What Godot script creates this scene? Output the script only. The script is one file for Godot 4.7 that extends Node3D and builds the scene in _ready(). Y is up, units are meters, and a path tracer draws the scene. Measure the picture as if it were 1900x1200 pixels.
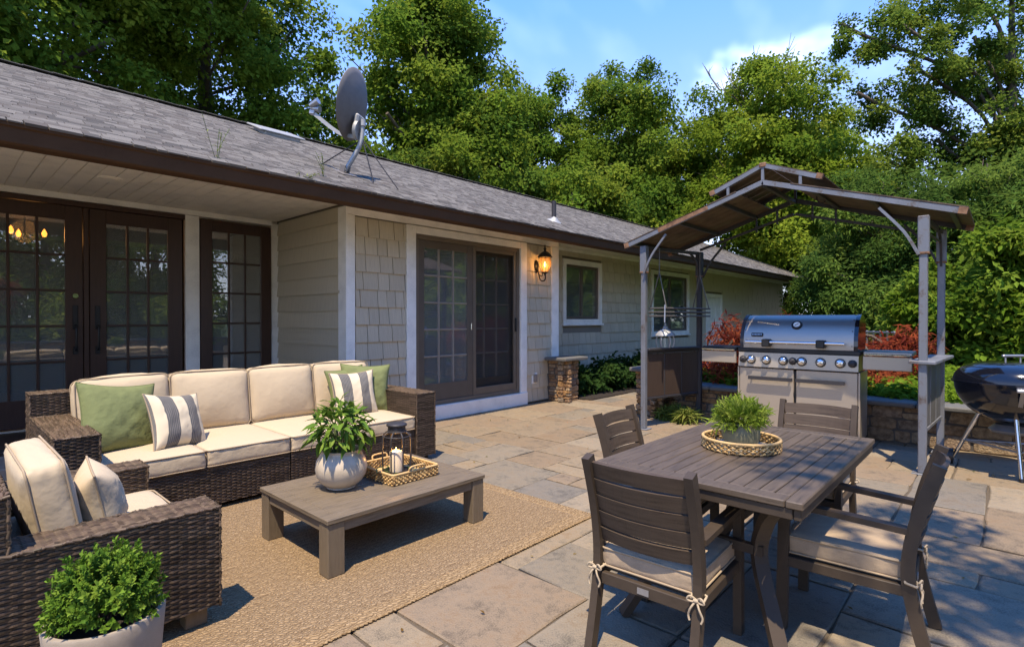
extends Node3D
# A furnished flagstone patio behind a ranch house. x runs along the facade, z away from it, y up; metres.

var rng := RandomNumberGenerator.new()
var M := {}
var T := {}
var noise := FastNoiseLite.new()


class B:
	var v := PackedVector3Array()
	var n := PackedVector3Array()
	var t := PackedVector2Array()
	var c := PackedColorArray()
	var col := Color.WHITE

	func tri(p: Vector3, q: Vector3, r: Vector3, a: Vector3, b: Vector3, d: Vector3, tp := Vector2.ZERO, tq := Vector2.ZERO, tr := Vector2.ZERO) -> void:
		if (q - p).cross(r - p).dot(a + b + d) > 0.0:
			v.append_array([p, r, q]); n.append_array([a, d, b]); t.append_array([tp, tr, tq])
		else:
			v.append_array([p, q, r]); n.append_array([a, b, d]); t.append_array([tp, tq, tr])
		c.append_array([col, col, col])

	func quad(p: Vector3, q: Vector3, r: Vector3, s: Vector3, nn: Vector3) -> void:
		tri(p, q, r, nn, nn, nn, Vector2(0, 0), Vector2(1, 0), Vector2(1, 1))
		tri(p, r, s, nn, nn, nn, Vector2(0, 0), Vector2(1, 1), Vector2(0, 1))

	func box(at: Vector3, s: Vector3, bev := 0.0, bas := Basis()) -> void:
		var h := s * 0.5
		var b: float = minf(bev, minf(h.x, minf(h.y, h.z)) * 0.9)
		for a in 3:
			var u := (a + 1) % 3
			var w := (a + 2) % 3
			for sg in [-1.0, 1.0]:
				var k := []
				for e in [[-1, -1], [1, -1], [1, 1], [-1, 1]]:
					var p := Vector3()
					p[a] = sg * h[a]; p[u] = e[0] * (h[u] - b); p[w] = e[1] * (h[w] - b)
					k.append(at + bas * p)
				var nn := Vector3()
				nn[a] = sg
				quad(k[0], k[1], k[2], k[3], bas * nn)
				if b > 0.0:
					for s2 in [-1.0, 1.0]:
						var p1 := Vector3(); var p2 := Vector3()
						p1[a] = sg * h[a]; p1[u] = s2 * (h[u] - b); p1[w] = h[w] - b
						p2[a] = sg * (h[a] - b); p2[u] = s2 * h[u]; p2[w] = h[w] - b
						var p3 := p2; var p4 := p1
						p3[w] = -p3[w]; p4[w] = -p4[w]
						var m := Vector3()
						m[a] = sg; m[u] = s2
						quad(at + bas * p1, at + bas * p2, at + bas * p3, at + bas * p4, (bas * m).normalized())
		if b > 0.0:
			for x in [-1.0, 1.0]:
				for y in [-1.0, 1.0]:
					for z in [-1.0, 1.0]:
						var g := Vector3(x, y, z)
						var nn := (bas * g).normalized()
						tri(at + bas * (g * (h - Vector3(0, b, b))), at + bas * (g * (h - Vector3(b, 0, b))), at + bas * (g * (h - Vector3(b, b, 0))), nn, nn, nn)

	func tube(pts: Array, r: Variant, sides := 8, cap := true) -> void:
		var up := Vector3.ZERO
		var last := []
		var last_n := []
		var run := 0.0
		for i in pts.size():
			var tan: Vector3 = (pts[mini(i + 1, pts.size() - 1)] - pts[maxi(i - 1, 0)]).normalized()
			if up == Vector3.ZERO:
				up = tan.cross(Vector3.UP if absf(tan.y) < 0.9 else Vector3.RIGHT).normalized()
			up = (up - tan * tan.dot(up)).normalized()
			var side := tan.cross(up)
			var rad: float = r if r is float else r[i]
			var ring := []; var rn := []
			for k in sides:
				var a := TAU * k / sides
				var d := up * cos(a) + side * sin(a)
				ring.append(pts[i] + d * rad); rn.append(d)
			if i > 0:
				var l: float = (pts[i] - pts[i - 1]).length()
				for k in sides:
					var j := (k + 1) % sides
					var t0 := Vector2(float(k) / sides, run); var t1 := Vector2(float(k + 1) / sides, run)
					var t2 := Vector2(float(k + 1) / sides, run + l); var t3 := Vector2(float(k) / sides, run + l)
					tri(last[k], last[j], ring[j], last_n[k], last_n[j], rn[j], t0, t1, t2)
					tri(last[k], ring[j], ring[k], last_n[k], rn[j], rn[k], t0, t2, t3)
				run += l
			if cap and (i == 0 or i == pts.size() - 1):
				var nn := -tan if i == 0 else tan
				for k in sides:
					tri(pts[i], ring[k], ring[(k + 1) % sides], nn, nn, nn)
			last = ring; last_n = rn

	func bar(pts: Array, w: float, h: float, side: Vector3) -> void:
		# a flat bar swept along pts; w is its width along side, h its thickness
		var last := []
		var s := side.normalized()
		var lu := Vector3.ZERO
		for i in pts.size():
			var tan: Vector3 = (pts[mini(i + 1, pts.size() - 1)] - pts[maxi(i - 1, 0)]).normalized()
			var sd := (s - tan * tan.dot(s)).normalized()
			var up := tan.cross(sd)
			var p: Vector3 = pts[i]
			var k := [p - sd * w / 2 - up * h / 2, p + sd * w / 2 - up * h / 2, p + sd * w / 2 + up * h / 2, p - sd * w / 2 + up * h / 2]
			var ns := [-up, sd, up, -sd]
			if i > 0:
				for e in 4:
					var f := (e + 1) % 4
					quad(last[e], last[f], k[f], k[e], ns[e])
			if i == 0 or i == pts.size() - 1:
				quad(k[0], k[1], k[2], k[3], -tan if i == 0 else tan)
			last = k; lu = up

	func lathe(prof: Array, segs := 24, at := Vector3.ZERO, bas := Basis()) -> void:
		var ns := []
		for i in prof.size() - 1:
			var d: Vector2 = prof[i + 1] - prof[i]
			ns.append(Vector2(d.y, -d.x).normalized())
		for i in prof.size() - 1:
			var n0: Vector2 = ns[i]; var n1: Vector2 = ns[i]
			if i > 0 and ns[i - 1].dot(ns[i]) > 0.55: n0 = (ns[i - 1] + ns[i]).normalized()
			if i < ns.size() - 1 and ns[i + 1].dot(ns[i]) > 0.55: n1 = (ns[i + 1] + ns[i]).normalized()
			for k in segs:
				var a := TAU * k / segs; var b := TAU * (k + 1) / segs
				var ca := Vector3(cos(a), 0, sin(a)); var cb := Vector3(cos(b), 0, sin(b))
				var p0: Vector3 = ca * prof[i].x + Vector3.UP * prof[i].y
				var p1: Vector3 = cb * prof[i].x + Vector3.UP * prof[i].y
				var p2: Vector3 = cb * prof[i + 1].x + Vector3.UP * prof[i + 1].y
				var p3: Vector3 = ca * prof[i + 1].x + Vector3.UP * prof[i + 1].y
				var na0 := bas * (ca * n0.x + Vector3.UP * n0.y); var nb0 := bas * (cb * n0.x + Vector3.UP * n0.y)
				var na1 := bas * (ca * n1.x + Vector3.UP * n1.y); var nb1 := bas * (cb * n1.x + Vector3.UP * n1.y)
				if prof[i].x > 1e-5: tri(at + bas * p0, at + bas * p1, at + bas * p2, na0, nb0, nb1)
				if prof[i + 1].x > 1e-5: tri(at + bas * p0, at + bas * p2, at + bas * p3, na0, nb1, na1)

	func grid(g: Array, flip := 1.0) -> void:
		var h := g.size(); var w: int = g[0].size()
		var nn := []
		for i in h:
			var row := []
			for j in w:
				var du: Vector3 = g[i][mini(j + 1, w - 1)] - g[i][maxi(j - 1, 0)]
				var dv: Vector3 = g[mini(i + 1, h - 1)][j] - g[maxi(i - 1, 0)][j]
				row.append(du.cross(dv).normalized() * flip)
			nn.append(row)
		for i in h - 1:
			for j in w - 1:
				var a := Vector2(float(j) / (w - 1), float(i) / (h - 1)); var d := Vector2(float(j + 1) / (w - 1), float(i + 1) / (h - 1))
				tri(g[i][j], g[i][j + 1], g[i + 1][j + 1], nn[i][j], nn[i][j + 1], nn[i + 1][j + 1], a, Vector2(d.x, a.y), d)
				tri(g[i][j], g[i + 1][j + 1], g[i + 1][j], nn[i][j], nn[i + 1][j + 1], nn[i + 1][j], a, d, Vector2(a.x, d.y))

	func extrude(poly: PackedVector2Array, z0: float, z1: float) -> void:
		# an outline in the xy plane, given thickness along z
		var ix := Geometry2D.triangulate_polygon(poly)
		for z in [z0, z1]:
			var nn := Vector3(0, 0, -1 if z == minf(z0, z1) else 1)
			for i in range(0, ix.size(), 3):
				tri(Vector3(poly[ix[i]].x, poly[ix[i]].y, z), Vector3(poly[ix[i + 1]].x, poly[ix[i + 1]].y, z), Vector3(poly[ix[i + 2]].x, poly[ix[i + 2]].y, z), nn, nn, nn)
		var cw := 1.0 if Geometry2D.is_polygon_clockwise(poly) else -1.0
		for i in poly.size():
			var p := poly[i]; var q := poly[(i + 1) % poly.size()]
			var e := (q - p).normalized() * cw
			quad(Vector3(p.x, p.y, z0), Vector3(q.x, q.y, z0), Vector3(q.x, q.y, z1), Vector3(p.x, p.y, z1), Vector3(-e.y, e.x, 0))

	func jitter(amp: float, seed_: int) -> void:
		# moves corners that coincide together, then makes every face flat again
		for i in v.size():
			var p := v[i]
			var h := hash([snappedf(p.x, 0.001), snappedf(p.y, 0.001), snappedf(p.z, 0.001), seed_])
			v[i] = p + Vector3((h % 1000) / 500.0 - 1.0, ((h / 1000) % 1000) / 500.0 - 1.0, ((h / 1000000) % 1000) / 500.0 - 1.0) * amp
		for i in range(0, v.size(), 3):
			var f := (v[i + 2] - v[i]).cross(v[i + 1] - v[i]).normalized()
			n[i] = f; n[i + 1] = f; n[i + 2] = f

	func mesh(smooth := false, colors := false) -> ArrayMesh:
		var a := []
		a.resize(Mesh.ARRAY_MAX)
		a[Mesh.ARRAY_VERTEX] = v; a[Mesh.ARRAY_NORMAL] = n; a[Mesh.ARRAY_TEX_UV] = t
		if colors: a[Mesh.ARRAY_COLOR] = c
		var m := ArrayMesh.new()
		if v.is_empty(): return m
		m.add_surface_from_arrays(Mesh.PRIMITIVE_TRIANGLES, a)
		if smooth:
			var st := SurfaceTool.new()
			st.create_from(m, 0)
			st.generate_normals()
			m = st.commit()
		return m


# ---------------------------------------------------------------- nodes
var taken := {}

func numbered(called: String) -> String:
	taken[called] = taken.get(called, -1) + 1
	return called if taken[called] == 0 else "%s_%03d" % [called, taken[called]]

func tag(o: Node, label := "", category := "", group := "", kind := "") -> void:
	if label: o.set_meta("label", label)
	if category: o.set_meta("category", category)
	if group: o.set_meta("group", group)
	if kind: o.set_meta("kind", kind)

func thing(called: String, label: String, category: String, at := Vector3.ZERO, turn := 0.0, group := "") -> Node3D:
	var o := Node3D.new()
	o.name = numbered(called)
	add_child(o)
	o.position = at
	o.rotation.y = turn
	tag(o, label, category, group)
	return o

func structure(called: String) -> Node3D:
	var o := Node3D.new()
	o.name = numbered(called)
	add_child(o)
	tag(o, "", "", "", "structure")
	return o

func put(mesh: Mesh, called: String, mat: Material, parent: Node, kind := "") -> MeshInstance3D:
	var o := MeshInstance3D.new()
	o.name = called if parent != self else numbered(called)
	o.mesh = mesh
	o.material_override = mat
	parent.add_child(o, true)
	if kind: o.set_meta("kind", kind)
	return o

func dup(o: Node3D, label: String, at: Vector3, turn: float, called: String) -> Node3D:
	var c: Node3D = o.duplicate()
	c.name = numbered(called)
	add_child(c)
	c.position = at
	c.rotation.y = turn
	c.set_meta("label", label)
	return c

func bx(called: String, mat: Material, parent: Node, lo: Vector3, hi: Vector3, bev := 0.0) -> MeshInstance3D:
	var b := B.new()
	b.box((lo + hi) / 2, (hi - lo).abs(), bev)
	return put(b.mesh(), called, mat, parent)

func tb(called: String, mat: Material, parent: Node, pts: Array, r: Variant, sides := 8) -> MeshInstance3D:
	var b := B.new()
	b.tube(pts, r, sides)
	return put(b.mesh(), called, mat, parent)

func scatter(called: String, mesh: Mesh, mat: Material, parent: Node, buf: PackedFloat32Array) -> MultiMeshInstance3D:
	var mm := MultiMesh.new()
	mm.transform_format = MultiMesh.TRANSFORM_3D
	mm.use_colors = true
	mm.mesh = mesh
	mm.instance_count = buf.size() / 16
	mm.buffer = buf
	var o := MultiMeshInstance3D.new()
	o.name = called if parent != self else numbered(called)
	o.multimesh = mm
	o.material_override = mat
	parent.add_child(o, true)
	o.set_meta("kind", "stuff")
	return o

func inst(buf: PackedFloat32Array, b: Basis, p: Vector3, c: Color) -> void:
	buf.append_array([b.x.x, b.y.x, b.z.x, p.x, b.x.y, b.y.y, b.z.y, p.y, b.x.z, b.y.z, b.z.z, p.z, c.r, c.g, c.b, 1.0])

func rnd(a: float, b: float) -> float:
	return rng.randf_range(a, b)

func rdir() -> Vector3:
	var y := rnd(-1, 1)
	var a := rnd(0, TAU)
	return Vector3(cos(a) * sqrt(1 - y * y), y, sin(a) * sqrt(1 - y * y))

func smoothed(pts: Array, per := 6) -> Array:
	var cv := Curve3D.new()
	for i in pts.size():
		var d: Vector3 = (pts[mini(i + 1, pts.size() - 1)] - pts[maxi(i - 1, 0)]) / 6.0
		cv.add_point(pts[i], -d, d)
	var out := []
	for i in pts.size() - 1:
		for k in per:
			out.append(cv.sample(i, float(k) / per))
	out.append(pts[-1])
	return out


# ---------------------------------------------------------------- textures and materials
func nz(freq: float, oct: int, sd: int, w := 512, h := 512, kind := FastNoiseLite.TYPE_SIMPLEX_SMOOTH) -> Image:
	var f := FastNoiseLite.new()
	f.noise_type = kind
	f.frequency = freq
	f.fractal_octaves = oct
	f.seed = sd
	var im := f.get_seamless_image(w, h)
	im.convert(Image.FORMAT_L8)
	return im

func ramp(im: Image, cols: Array) -> ImageTexture:
	# grey picture to colours (sRGB) along evenly spaced stops
	var lut := []
	for i in 256:
		var f: float = i / 255.0 * (cols.size() - 1)
		var k := mini(int(f), cols.size() - 2)
		var c: Color = cols[k].lerp(cols[k + 1], f - k)
		lut.append([int(c.r * 255), int(c.g * 255), int(c.b * 255)])
	var src := im.get_data()
	var dst := PackedByteArray()
	dst.resize(src.size() * 3)
	for i in src.size():
		var l: Array = lut[src[i]]
		dst[i * 3] = l[0]; dst[i * 3 + 1] = l[1]; dst[i * 3 + 2] = l[2]
	return ImageTexture.create_from_image(Image.create_from_data(im.get_width(), im.get_height(), false, Image.FORMAT_RGB8, dst))

func mixed(a: Image, b: Image, k: float) -> Image:
	var x := a.get_data(); var y := b.get_data()
	for i in x.size():
		x[i] = clampi(int(x[i] * (1.0 - k) + y[i] * k), 0, 255)
	return Image.create_from_data(a.get_width(), a.get_height(), false, Image.FORMAT_L8, x)

func g8(v: float) -> Color:
	return Color(v, v, v)

func pattern(w: int, h: int, f: Callable) -> Image:
	var d := PackedByteArray()
	d.resize(w * h)
	for y in h:
		for x in w:
			d[y * w + x] = clampi(int(f.call(x / float(w), y / float(h)) * 255.0), 0, 255)
	return Image.create_from_data(w, h, false, Image.FORMAT_L8, d)

func make_textures() -> void:
	var fine := nz(0.12, 3, 3)
	var blotch := nz(0.009, 5, 7)
	var mott := mixed(blotch, fine, 0.35)
	T.mottle = ramp(mott, [g8(0.86), g8(0.95), g8(1.0), g8(0.96)])
	T.mottle_h = ImageTexture.create_from_image(mott)
	var speck := nz(0.4, 2, 11)
	T.speck = ramp(speck, [g8(0.55), g8(0.9), g8(1.0)])
	T.speck_h = ImageTexture.create_from_image(speck)
	var str1 := nz(0.05, 4, 5, 512, 48)
	str1.resize(512, 512, Image.INTERPOLATE_CUBIC)      # streaks along y
	T.comb = ramp(str1, [g8(0.88), g8(0.97), g8(1.0)])
	T.comb_h = ImageTexture.create_from_image(str1)
	var str2 := nz(0.05, 4, 6, 40, 512)
	str2.resize(512, 512, Image.INTERPOLATE_CUBIC)      # streaks along x
	T.grain = ramp(mixed(str2, fine, 0.25), [g8(0.55), g8(0.9), g8(1.0), g8(0.86)])
	T.grain_h = ImageTexture.create_from_image(str2)
	# flagstone: cloudy bedding colours with fine grit
	var bed := mixed(mixed(nz(0.006, 7, 21), nz(0.03, 5, 22), 0.5), nz(0.22, 3, 23), 0.42)
	T.flag = ramp(bed, [Color(0.5, 0.49, 0.48), Color(0.74, 0.73, 0.71), Color(1.0, 0.98, 0.95), Color(0.9, 0.83, 0.74), Color(0.7, 0.65, 0.6)])
	T.flag_h = ImageTexture.create_from_image(mixed(nz(0.022, 5, 24), nz(0.15, 3, 25), 0.4))
	T.rock = ramp(mixed(nz(0.012, 5, 31), nz(0.12, 3, 32), 0.35), [Color(0.5, 0.45, 0.42), Color(0.8, 0.74, 0.68), Color(1, 0.96, 0.9), Color(0.9, 0.76, 0.6)])
	T.rock_h = ImageTexture.create_from_image(mixed(nz(0.03, 5, 33), fine, 0.3))
	T.rust = ramp(mixed(nz(0.01, 5, 41), fine, 0.25), [Color(0.5, 0.3, 0.18), Color(0.78, 0.72, 0.68), Color(0.9, 0.91, 0.93), Color(0.88, 0.9, 0.93), Color(0.95, 0.96, 1.0), Color(0.92, 0.94, 0.98), Color(0.98, 0.98, 1.0)])
	# cloth: fine over and under weave
	T.weave_h = ImageTexture.create_from_image(pattern(128, 128, func(u: float, v: float) -> float:
		var a := sin(u * TAU * 16.0); var b := sin(v * TAU * 16.0)
		return 0.5 + 0.25 * a * b + 0.2 * maxf(absf(a), absf(b)) - 0.1))
	T.crumple_h = ImageTexture.create_from_image(mixed(nz(0.008, 4, 61), nz(0.02, 3, 62, 512, 512, FastNoiseLite.TYPE_PERLIN), 0.35))
	# jute: rows of twisted loops
	var jn := nz(0.02, 4, 51)
	var jd := jn.get_data()
	var jute := pattern(512, 512, func(u: float, v: float) -> float:
		var wob := (jd[int(v * 511) * 512 + int(u * 511)] / 255.0 - 0.5) * 1.5
		var r := v * 26.0 + wob
		var row := floorf(r)
		var f := r - row
		var sl := 0.9 if int(row) % 2 == 0 else -0.9
		var s := absf(sin((u * 19.0 + wob * 0.6 + sl * (f - 0.5) * 0.8 + row * 0.37) * PI))
		return (0.86 + 0.14 * sin(row * 2.3)) * pow(sin(f * PI), 0.6) * (0.35 + 0.65 * pow(s, 0.7)))
	T.jute_h = ImageTexture.create_from_image(jute)
	T.jute = ramp(mixed(jute, jn, 0.3), [Color(0.52, 0.46, 0.38), Color(0.8, 0.76, 0.68), Color(1.0, 0.98, 0.93)])
	# ticking stripes of the striped pillows
	var st := Image.create(512, 8, false, Image.FORMAT_RGB8)
	for x in 512:
		var u := x / 512.0
		var c := Color(0.86, 0.81, 0.71)
		for band in [[0.0, 0.09], [0.27, 0.43], [0.57, 0.73], [0.91, 1.0]]:
			if u >= band[0] and u <= band[1]:
				var k: float = (u - band[0]) * 512.0
				c = Color(0.36, 0.36, 0.37) if fmod(k, 12.0) > 2.6 else Color(0.62, 0.6, 0.57)
		for y in 8: st.set_pixel(x, y, c)
	T.stripe = ImageTexture.create_from_image(st)

func mat(c: Color, rough: float, o := {}) -> StandardMaterial3D:
	var m := StandardMaterial3D.new()
	m.albedo_color = c.linear_to_srgb()
	m.roughness = rough
	m.metallic = o.get("metal", 0.0)
	if o.has("spec"): m.metallic_specular = o.spec
	if o.get("matte", false): m.specular_mode = BaseMaterial3D.SPECULAR_DISABLED
	if o.has("tex"): m.albedo_texture = T[o.tex]
	if o.has("bump"):
		m.heightmap_enabled = true
		m.heightmap_texture = T[o.bump]
		m.heightmap_scale = o.get("depth", 0.3)
	if o.get("tri", true) and (o.has("tex") or o.has("bump")):
		m.uv1_triplanar = true
		m.uv1_triplanar_sharpness = 4.0
		m.uv1_world_triplanar = o.get("world", false)
	if o.has("scale"):
		var s: Variant = o.scale
		m.uv1_scale = s if s is Vector3 else Vector3(s, s, s)
	if o.has("off"): m.uv1_offset = o.off
	if o.get("vc", false): m.vertex_color_use_as_albedo = true
	if o.has("rim"):
		m.rim_enabled = true; m.rim = o.rim; m.rim_tint = 0.6
	if o.has("back"):
		m.backlight_enabled = true; m.backlight = o.back
	if o.has("coat"):
		m.clearcoat_enabled = true; m.clearcoat = o.coat; m.clearcoat_roughness = 0.1
	return m

func glow(c: Color, e: float) -> StandardMaterial3D:
	var m := StandardMaterial3D.new()
	m.albedo_color = c
	m.emission_enabled = true
	m.emission = c
	m.emission_energy_multiplier = e
	return m

func make_materials() -> void:
	M.siding = []
	for k in 4:
		M.siding.append(mat(Color(0.575, 0.505, 0.375) * [0.98, 1.02, 1.05, 0.95][k], 0.8, {"tex": "comb", "bump": "comb_h", "depth": 0.15, "scale": Vector3(5.0, 1.2, 5.0), "world": true, "off": Vector3(k * 0.31, 0, 0)}))
	M.backing = mat(Color(0.2, 0.17, 0.13), 0.9)
	M.white = mat(Color(0.88, 0.85, 0.78), 0.5, {"tex": "mottle", "scale": 0.7, "world": true})
	M.soffit = mat(Color(0.86, 0.80, 0.69), 0.6, {"tex": "mottle", "scale": 0.6, "world": true})
	M.gutter = mat(Color(0.08, 0.043, 0.022), 0.7, {"spec": 0.25, "tex": "mottle", "scale": 0.5, "world": true})
	M.door = mat(Color(0.06, 0.03, 0.02), 0.4, {"tex": "comb", "scale": 1.2, "world": true})
	M.slider = mat(Color(0.115, 0.092, 0.07), 0.5, {"tex": "mottle", "scale": 0.8, "world": true})
	M.screen_frame = mat(Color(0.16, 0.125, 0.09), 0.5, {"tex": "mottle", "scale": 0.8, "world": true})
	M.grille = mat(Color(0.26, 0.22, 0.18), 0.5)
	M.black = mat(Color(0.012, 0.012, 0.013), 0.45)
	M.wire = mat(Color(0.13, 0.12, 0.11), 0.5, {"metal": 0.4})
	M.iron = mat(Color(0.02, 0.018, 0.017), 0.5, {"metal": 0.4})
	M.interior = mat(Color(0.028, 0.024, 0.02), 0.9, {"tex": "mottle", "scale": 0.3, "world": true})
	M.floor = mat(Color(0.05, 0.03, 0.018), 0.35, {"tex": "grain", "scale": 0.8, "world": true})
	var g := StandardMaterial3D.new()
	g.albedo_color = Color(0.9, 0.95, 0.94, 0.03)
	g.transparency = BaseMaterial3D.TRANSPARENCY_ALPHA
	g.roughness = 0.0
	g.metallic_specular = 0.7
	M.glass = g
	var sc := StandardMaterial3D.new()
	sc.albedo_color = Color(0.05, 0.05, 0.05, 0.27)
	sc.transparency = BaseMaterial3D.TRANSPARENCY_ALPHA
	sc.roughness = 0.9
	M.screen = sc
	var am := StandardMaterial3D.new()
	am.albedo_color = Color(0.95, 0.75, 0.45, 0.22)
	am.transparency = BaseMaterial3D.TRANSPARENCY_ALPHA
	am.roughness = 0.3
	M.amber = am
	M.shingle = []
	for c in [Color(0.14, 0.129, 0.115), Color(0.085, 0.078, 0.07), Color(0.175, 0.162, 0.145), Color(0.115, 0.1, 0.087), Color(0.21, 0.195, 0.174)]:
		M.shingle.append(mat(c, 0.95, {"tex": "speck", "bump": "speck_h", "depth": 0.2, "scale": 2.5, "world": true}))
	M.flag = []
	for c in [Color(0.285, 0.245, 0.19), Color(0.31, 0.27, 0.21), Color(0.25, 0.235, 0.205), Color(0.215, 0.21, 0.20), Color(0.265, 0.22, 0.165), Color(0.33, 0.30, 0.25), Color(0.27, 0.25, 0.215), Color(0.28, 0.235, 0.185)]:
		M.flag.append(mat(c * Color(0.82, 0.765, 0.68), 0.78, {"tex": "flag", "bump": "flag_h", "depth": 0.55, "scale": rnd(0.75, 1.25), "world": true, "off": Vector3(rnd(0, 1), rnd(0, 1), rnd(0, 1))}))
	M.joint = mat(Color(0.17, 0.13, 0.085), 0.95, {"tex": "speck", "bump": "speck_h", "depth": 0.5, "scale": 3.0, "world": true})
	M.rock = []
	for c in [Color(0.34, 0.22, 0.12), Color(0.42, 0.29, 0.17), Color(0.28, 0.2, 0.14), Color(0.38, 0.24, 0.11), Color(0.3, 0.26, 0.21), Color(0.45, 0.36, 0.25)]:
		M.rock.append(mat(c, 0.85, {"tex": "rock", "bump": "rock_h", "depth": 1.2, "scale": 2.0, "world": true, "off": Vector3(rnd(0, 1), rnd(0, 1), rnd(0, 1))}))
	M.dark_rock = []
	for c in [Color(0.3, 0.225, 0.15), Color(0.36, 0.29, 0.2), Color(0.24, 0.195, 0.15), Color(0.33, 0.27, 0.21)]:
		M.dark_rock.append(mat(c, 0.85, {"tex": "rock", "bump": "rock_h", "depth": 1.2, "scale": 2.0, "world": true, "off": Vector3(rnd(0, 1), rnd(0, 1), rnd(0, 1))}))
	M.mortar = mat(Color(0.1, 0.085, 0.07), 0.95, {"bump": "speck_h", "depth": 0.5, "scale": 3.0, "world": true})
	M.cap = mat(Color(0.13, 0.135, 0.14), 0.75, {"tex": "flag", "bump": "flag_h", "depth": 0.4, "scale": 1.0, "world": true})
	M.wicker = mat(Color(0.95, 0.88, 0.8), 0.45, {"spec": 0.35, "vc": true})
	M.wicker_core = mat(Color(0.018, 0.014, 0.011), 0.9)
	M.cloth = mat(Color(0.48, 0.385, 0.26), 0.9, {"bump": "crumple_h", "depth": 0.38, "scale": 1.7, "rim": 0.3})
	M.piping = mat(Color(0.34, 0.26, 0.17), 0.9, {"rim": 0.2})
	M.green = mat(Color(0.165, 0.19, 0.07), 0.85, {"tex": "mottle", "bump": "crumple_h", "depth": 0.6, "scale": 2.0, "rim": 0.4})
	M.green_pipe = mat(Color(0.12, 0.14, 0.05), 0.85)
	M.stripe = mat(Color(0.86, 0.84, 0.8), 0.9, {"tex": "stripe", "tri": false})
	M.tan = mat(Color(0.37, 0.28, 0.188), 0.9, {"tex": "mottle", "bump": "crumple_h", "depth": 0.4, "scale": 2.2, "rim": 0.3})
	M.tie = mat(Color(0.4, 0.32, 0.22), 0.9)
	M.rug = mat(Color(0.41, 0.305, 0.195), 0.95, {"tex": "jute", "bump": "jute_h", "depth": 0.9, "scale": 2.3, "rim": 0.1})
	M.rug_edge = mat(Color(0.45, 0.335, 0.21), 0.95, {"tex": "jute", "bump": "jute_h", "depth": 0.9, "scale": 1.9, "off": Vector3(0.4, 0, 0.3)})
	M.coffee = mat(Color(0.175, 0.135, 0.09), 0.5, {"tex": "grain", "bump": "grain_h", "depth": 0.05, "scale": 2.2})
	M.coffee_v = mat(Color(0.165, 0.127, 0.083), 0.5, {"tex": "comb", "bump": "comb_h", "depth": 0.05, "scale": 2.2})
	M.dining = []
	for k in 3:
		M.dining.append(mat(Color(0.112, 0.083, 0.058) * [1.0, 0.93, 1.07][k], 0.42, {"tex": "grain", "bump": "grain_h", "depth": 0.04, "scale": 1.7, "off": Vector3(k * 0.2, 0, k * 0.37)}))
	M.chair = mat(Color(0.062, 0.046, 0.033), 0.5, {"spec": 0.35, "tex": "mottle", "scale": 3.0})
	M.slat = mat(Color(0.08, 0.058, 0.041), 0.5, {"spec": 0.35, "tex": "grain", "scale": 2.0})
	M.steel = mat(Color(0.225, 0.23, 0.242), 0.5, {"tex": "rust", "scale": 0.6, "off": Vector3(0.2, 0.1, 0.6), "metal": 0.25})
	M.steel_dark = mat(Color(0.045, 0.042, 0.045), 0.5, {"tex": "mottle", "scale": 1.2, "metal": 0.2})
	M.rusty = mat(Color(0.26, 0.16, 0.105), 0.8, {"tex": "rock", "scale": 2.0})
	M.roof_metal = mat(Color(0.115, 0.088, 0.066), 0.6, {"tex": "rock", "scale": 0.8})
	M.panel = mat(Color(0.06, 0.04, 0.03), 0.5, {"tex": "comb", "scale": 1.0})
	M.grey_panel = mat(Color(0.13, 0.13, 0.135), 0.6, {"tex": "comb", "scale": 1.0})
	M.stainless = mat(Color(0.43, 0.38, 0.33), 0.46, {"metal": 1.0, "bump": "grain_h", "depth": 0.012, "scale": 2.0})
	M.stainless_matte = mat(Color(0.47, 0.40, 0.315), 0.42, {"metal": 0.6, "bump": "grain_h", "depth": 0.012, "scale": 2.0})
	M.chrome = mat(Color(0.75, 0.75, 0.76), 0.15, {"metal": 1.0})
	M.enamel = mat(Color(0.006, 0.007, 0.012), 0.12, {"coat": 0.6})
	M.alu = mat(Color(0.45, 0.45, 0.46), 0.4, {"metal": 0.8, "tex": "mottle", "scale": 2.0})
	M.dish = mat(Color(0.17, 0.155, 0.145), 0.6, {"tex": "mottle", "scale": 1.5})
	M.galv = mat(Color(0.4, 0.4, 0.39), 0.5, {"metal": 0.3, "tex": "mottle", "scale": 2.0})
	M.ceramic = mat(Color(0.54, 0.455, 0.34), 0.35, {"tex": "mottle", "scale": 3.0, "coat": 0.3})
	M.pot_green = mat(Color(0.2, 0.19, 0.115), 0.5, {"tex": "mottle", "scale": 3.0})
	M.concrete = mat(Color(0.31, 0.26, 0.205), 0.85, {"tex": "mottle", "bump": "speck_h", "depth": 0.1, "scale": 3.0})
	M.soil = mat(Color(0.045, 0.032, 0.022), 1.0, {"tex": "speck", "bump": "speck_h", "depth": 1.5, "scale": 2.0, "world": true})
	M.basket = mat(Color(0.55, 0.36, 0.15), 0.75, {"vc": true})
	M.wax = mat(Color(0.7, 0.58, 0.42), 0.5)
	M.lawn = mat(Color(0.075, 0.12, 0.022), 0.95, {"tex": "speck", "bump": "speck_h", "depth": 3.0, "scale": 1.0, "world": true})
	M.bark = mat(Color(0.12, 0.095, 0.07), 0.95, {"tex": "comb", "bump": "comb_h", "depth": 2.0, "scale": 1.5, "world": true})
	M.pale_bark = mat(Color(0.26, 0.24, 0.2), 0.95, {"tex": "comb", "scale": 1.5, "world": true})
	M.leaf = mat(Color(1, 1, 1), 0.5, {"matte": true, "vc": true, "back": Color(1, 1, 1)})
	M.stem = mat(Color(0.1, 0.14, 0.04), 0.6)
	M.plant_leaf = mat(Color(1, 1, 1), 0.5, {"spec": 0.15, "vc": true, "back": Color(0.7, 0.7, 0.7)})
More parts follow.
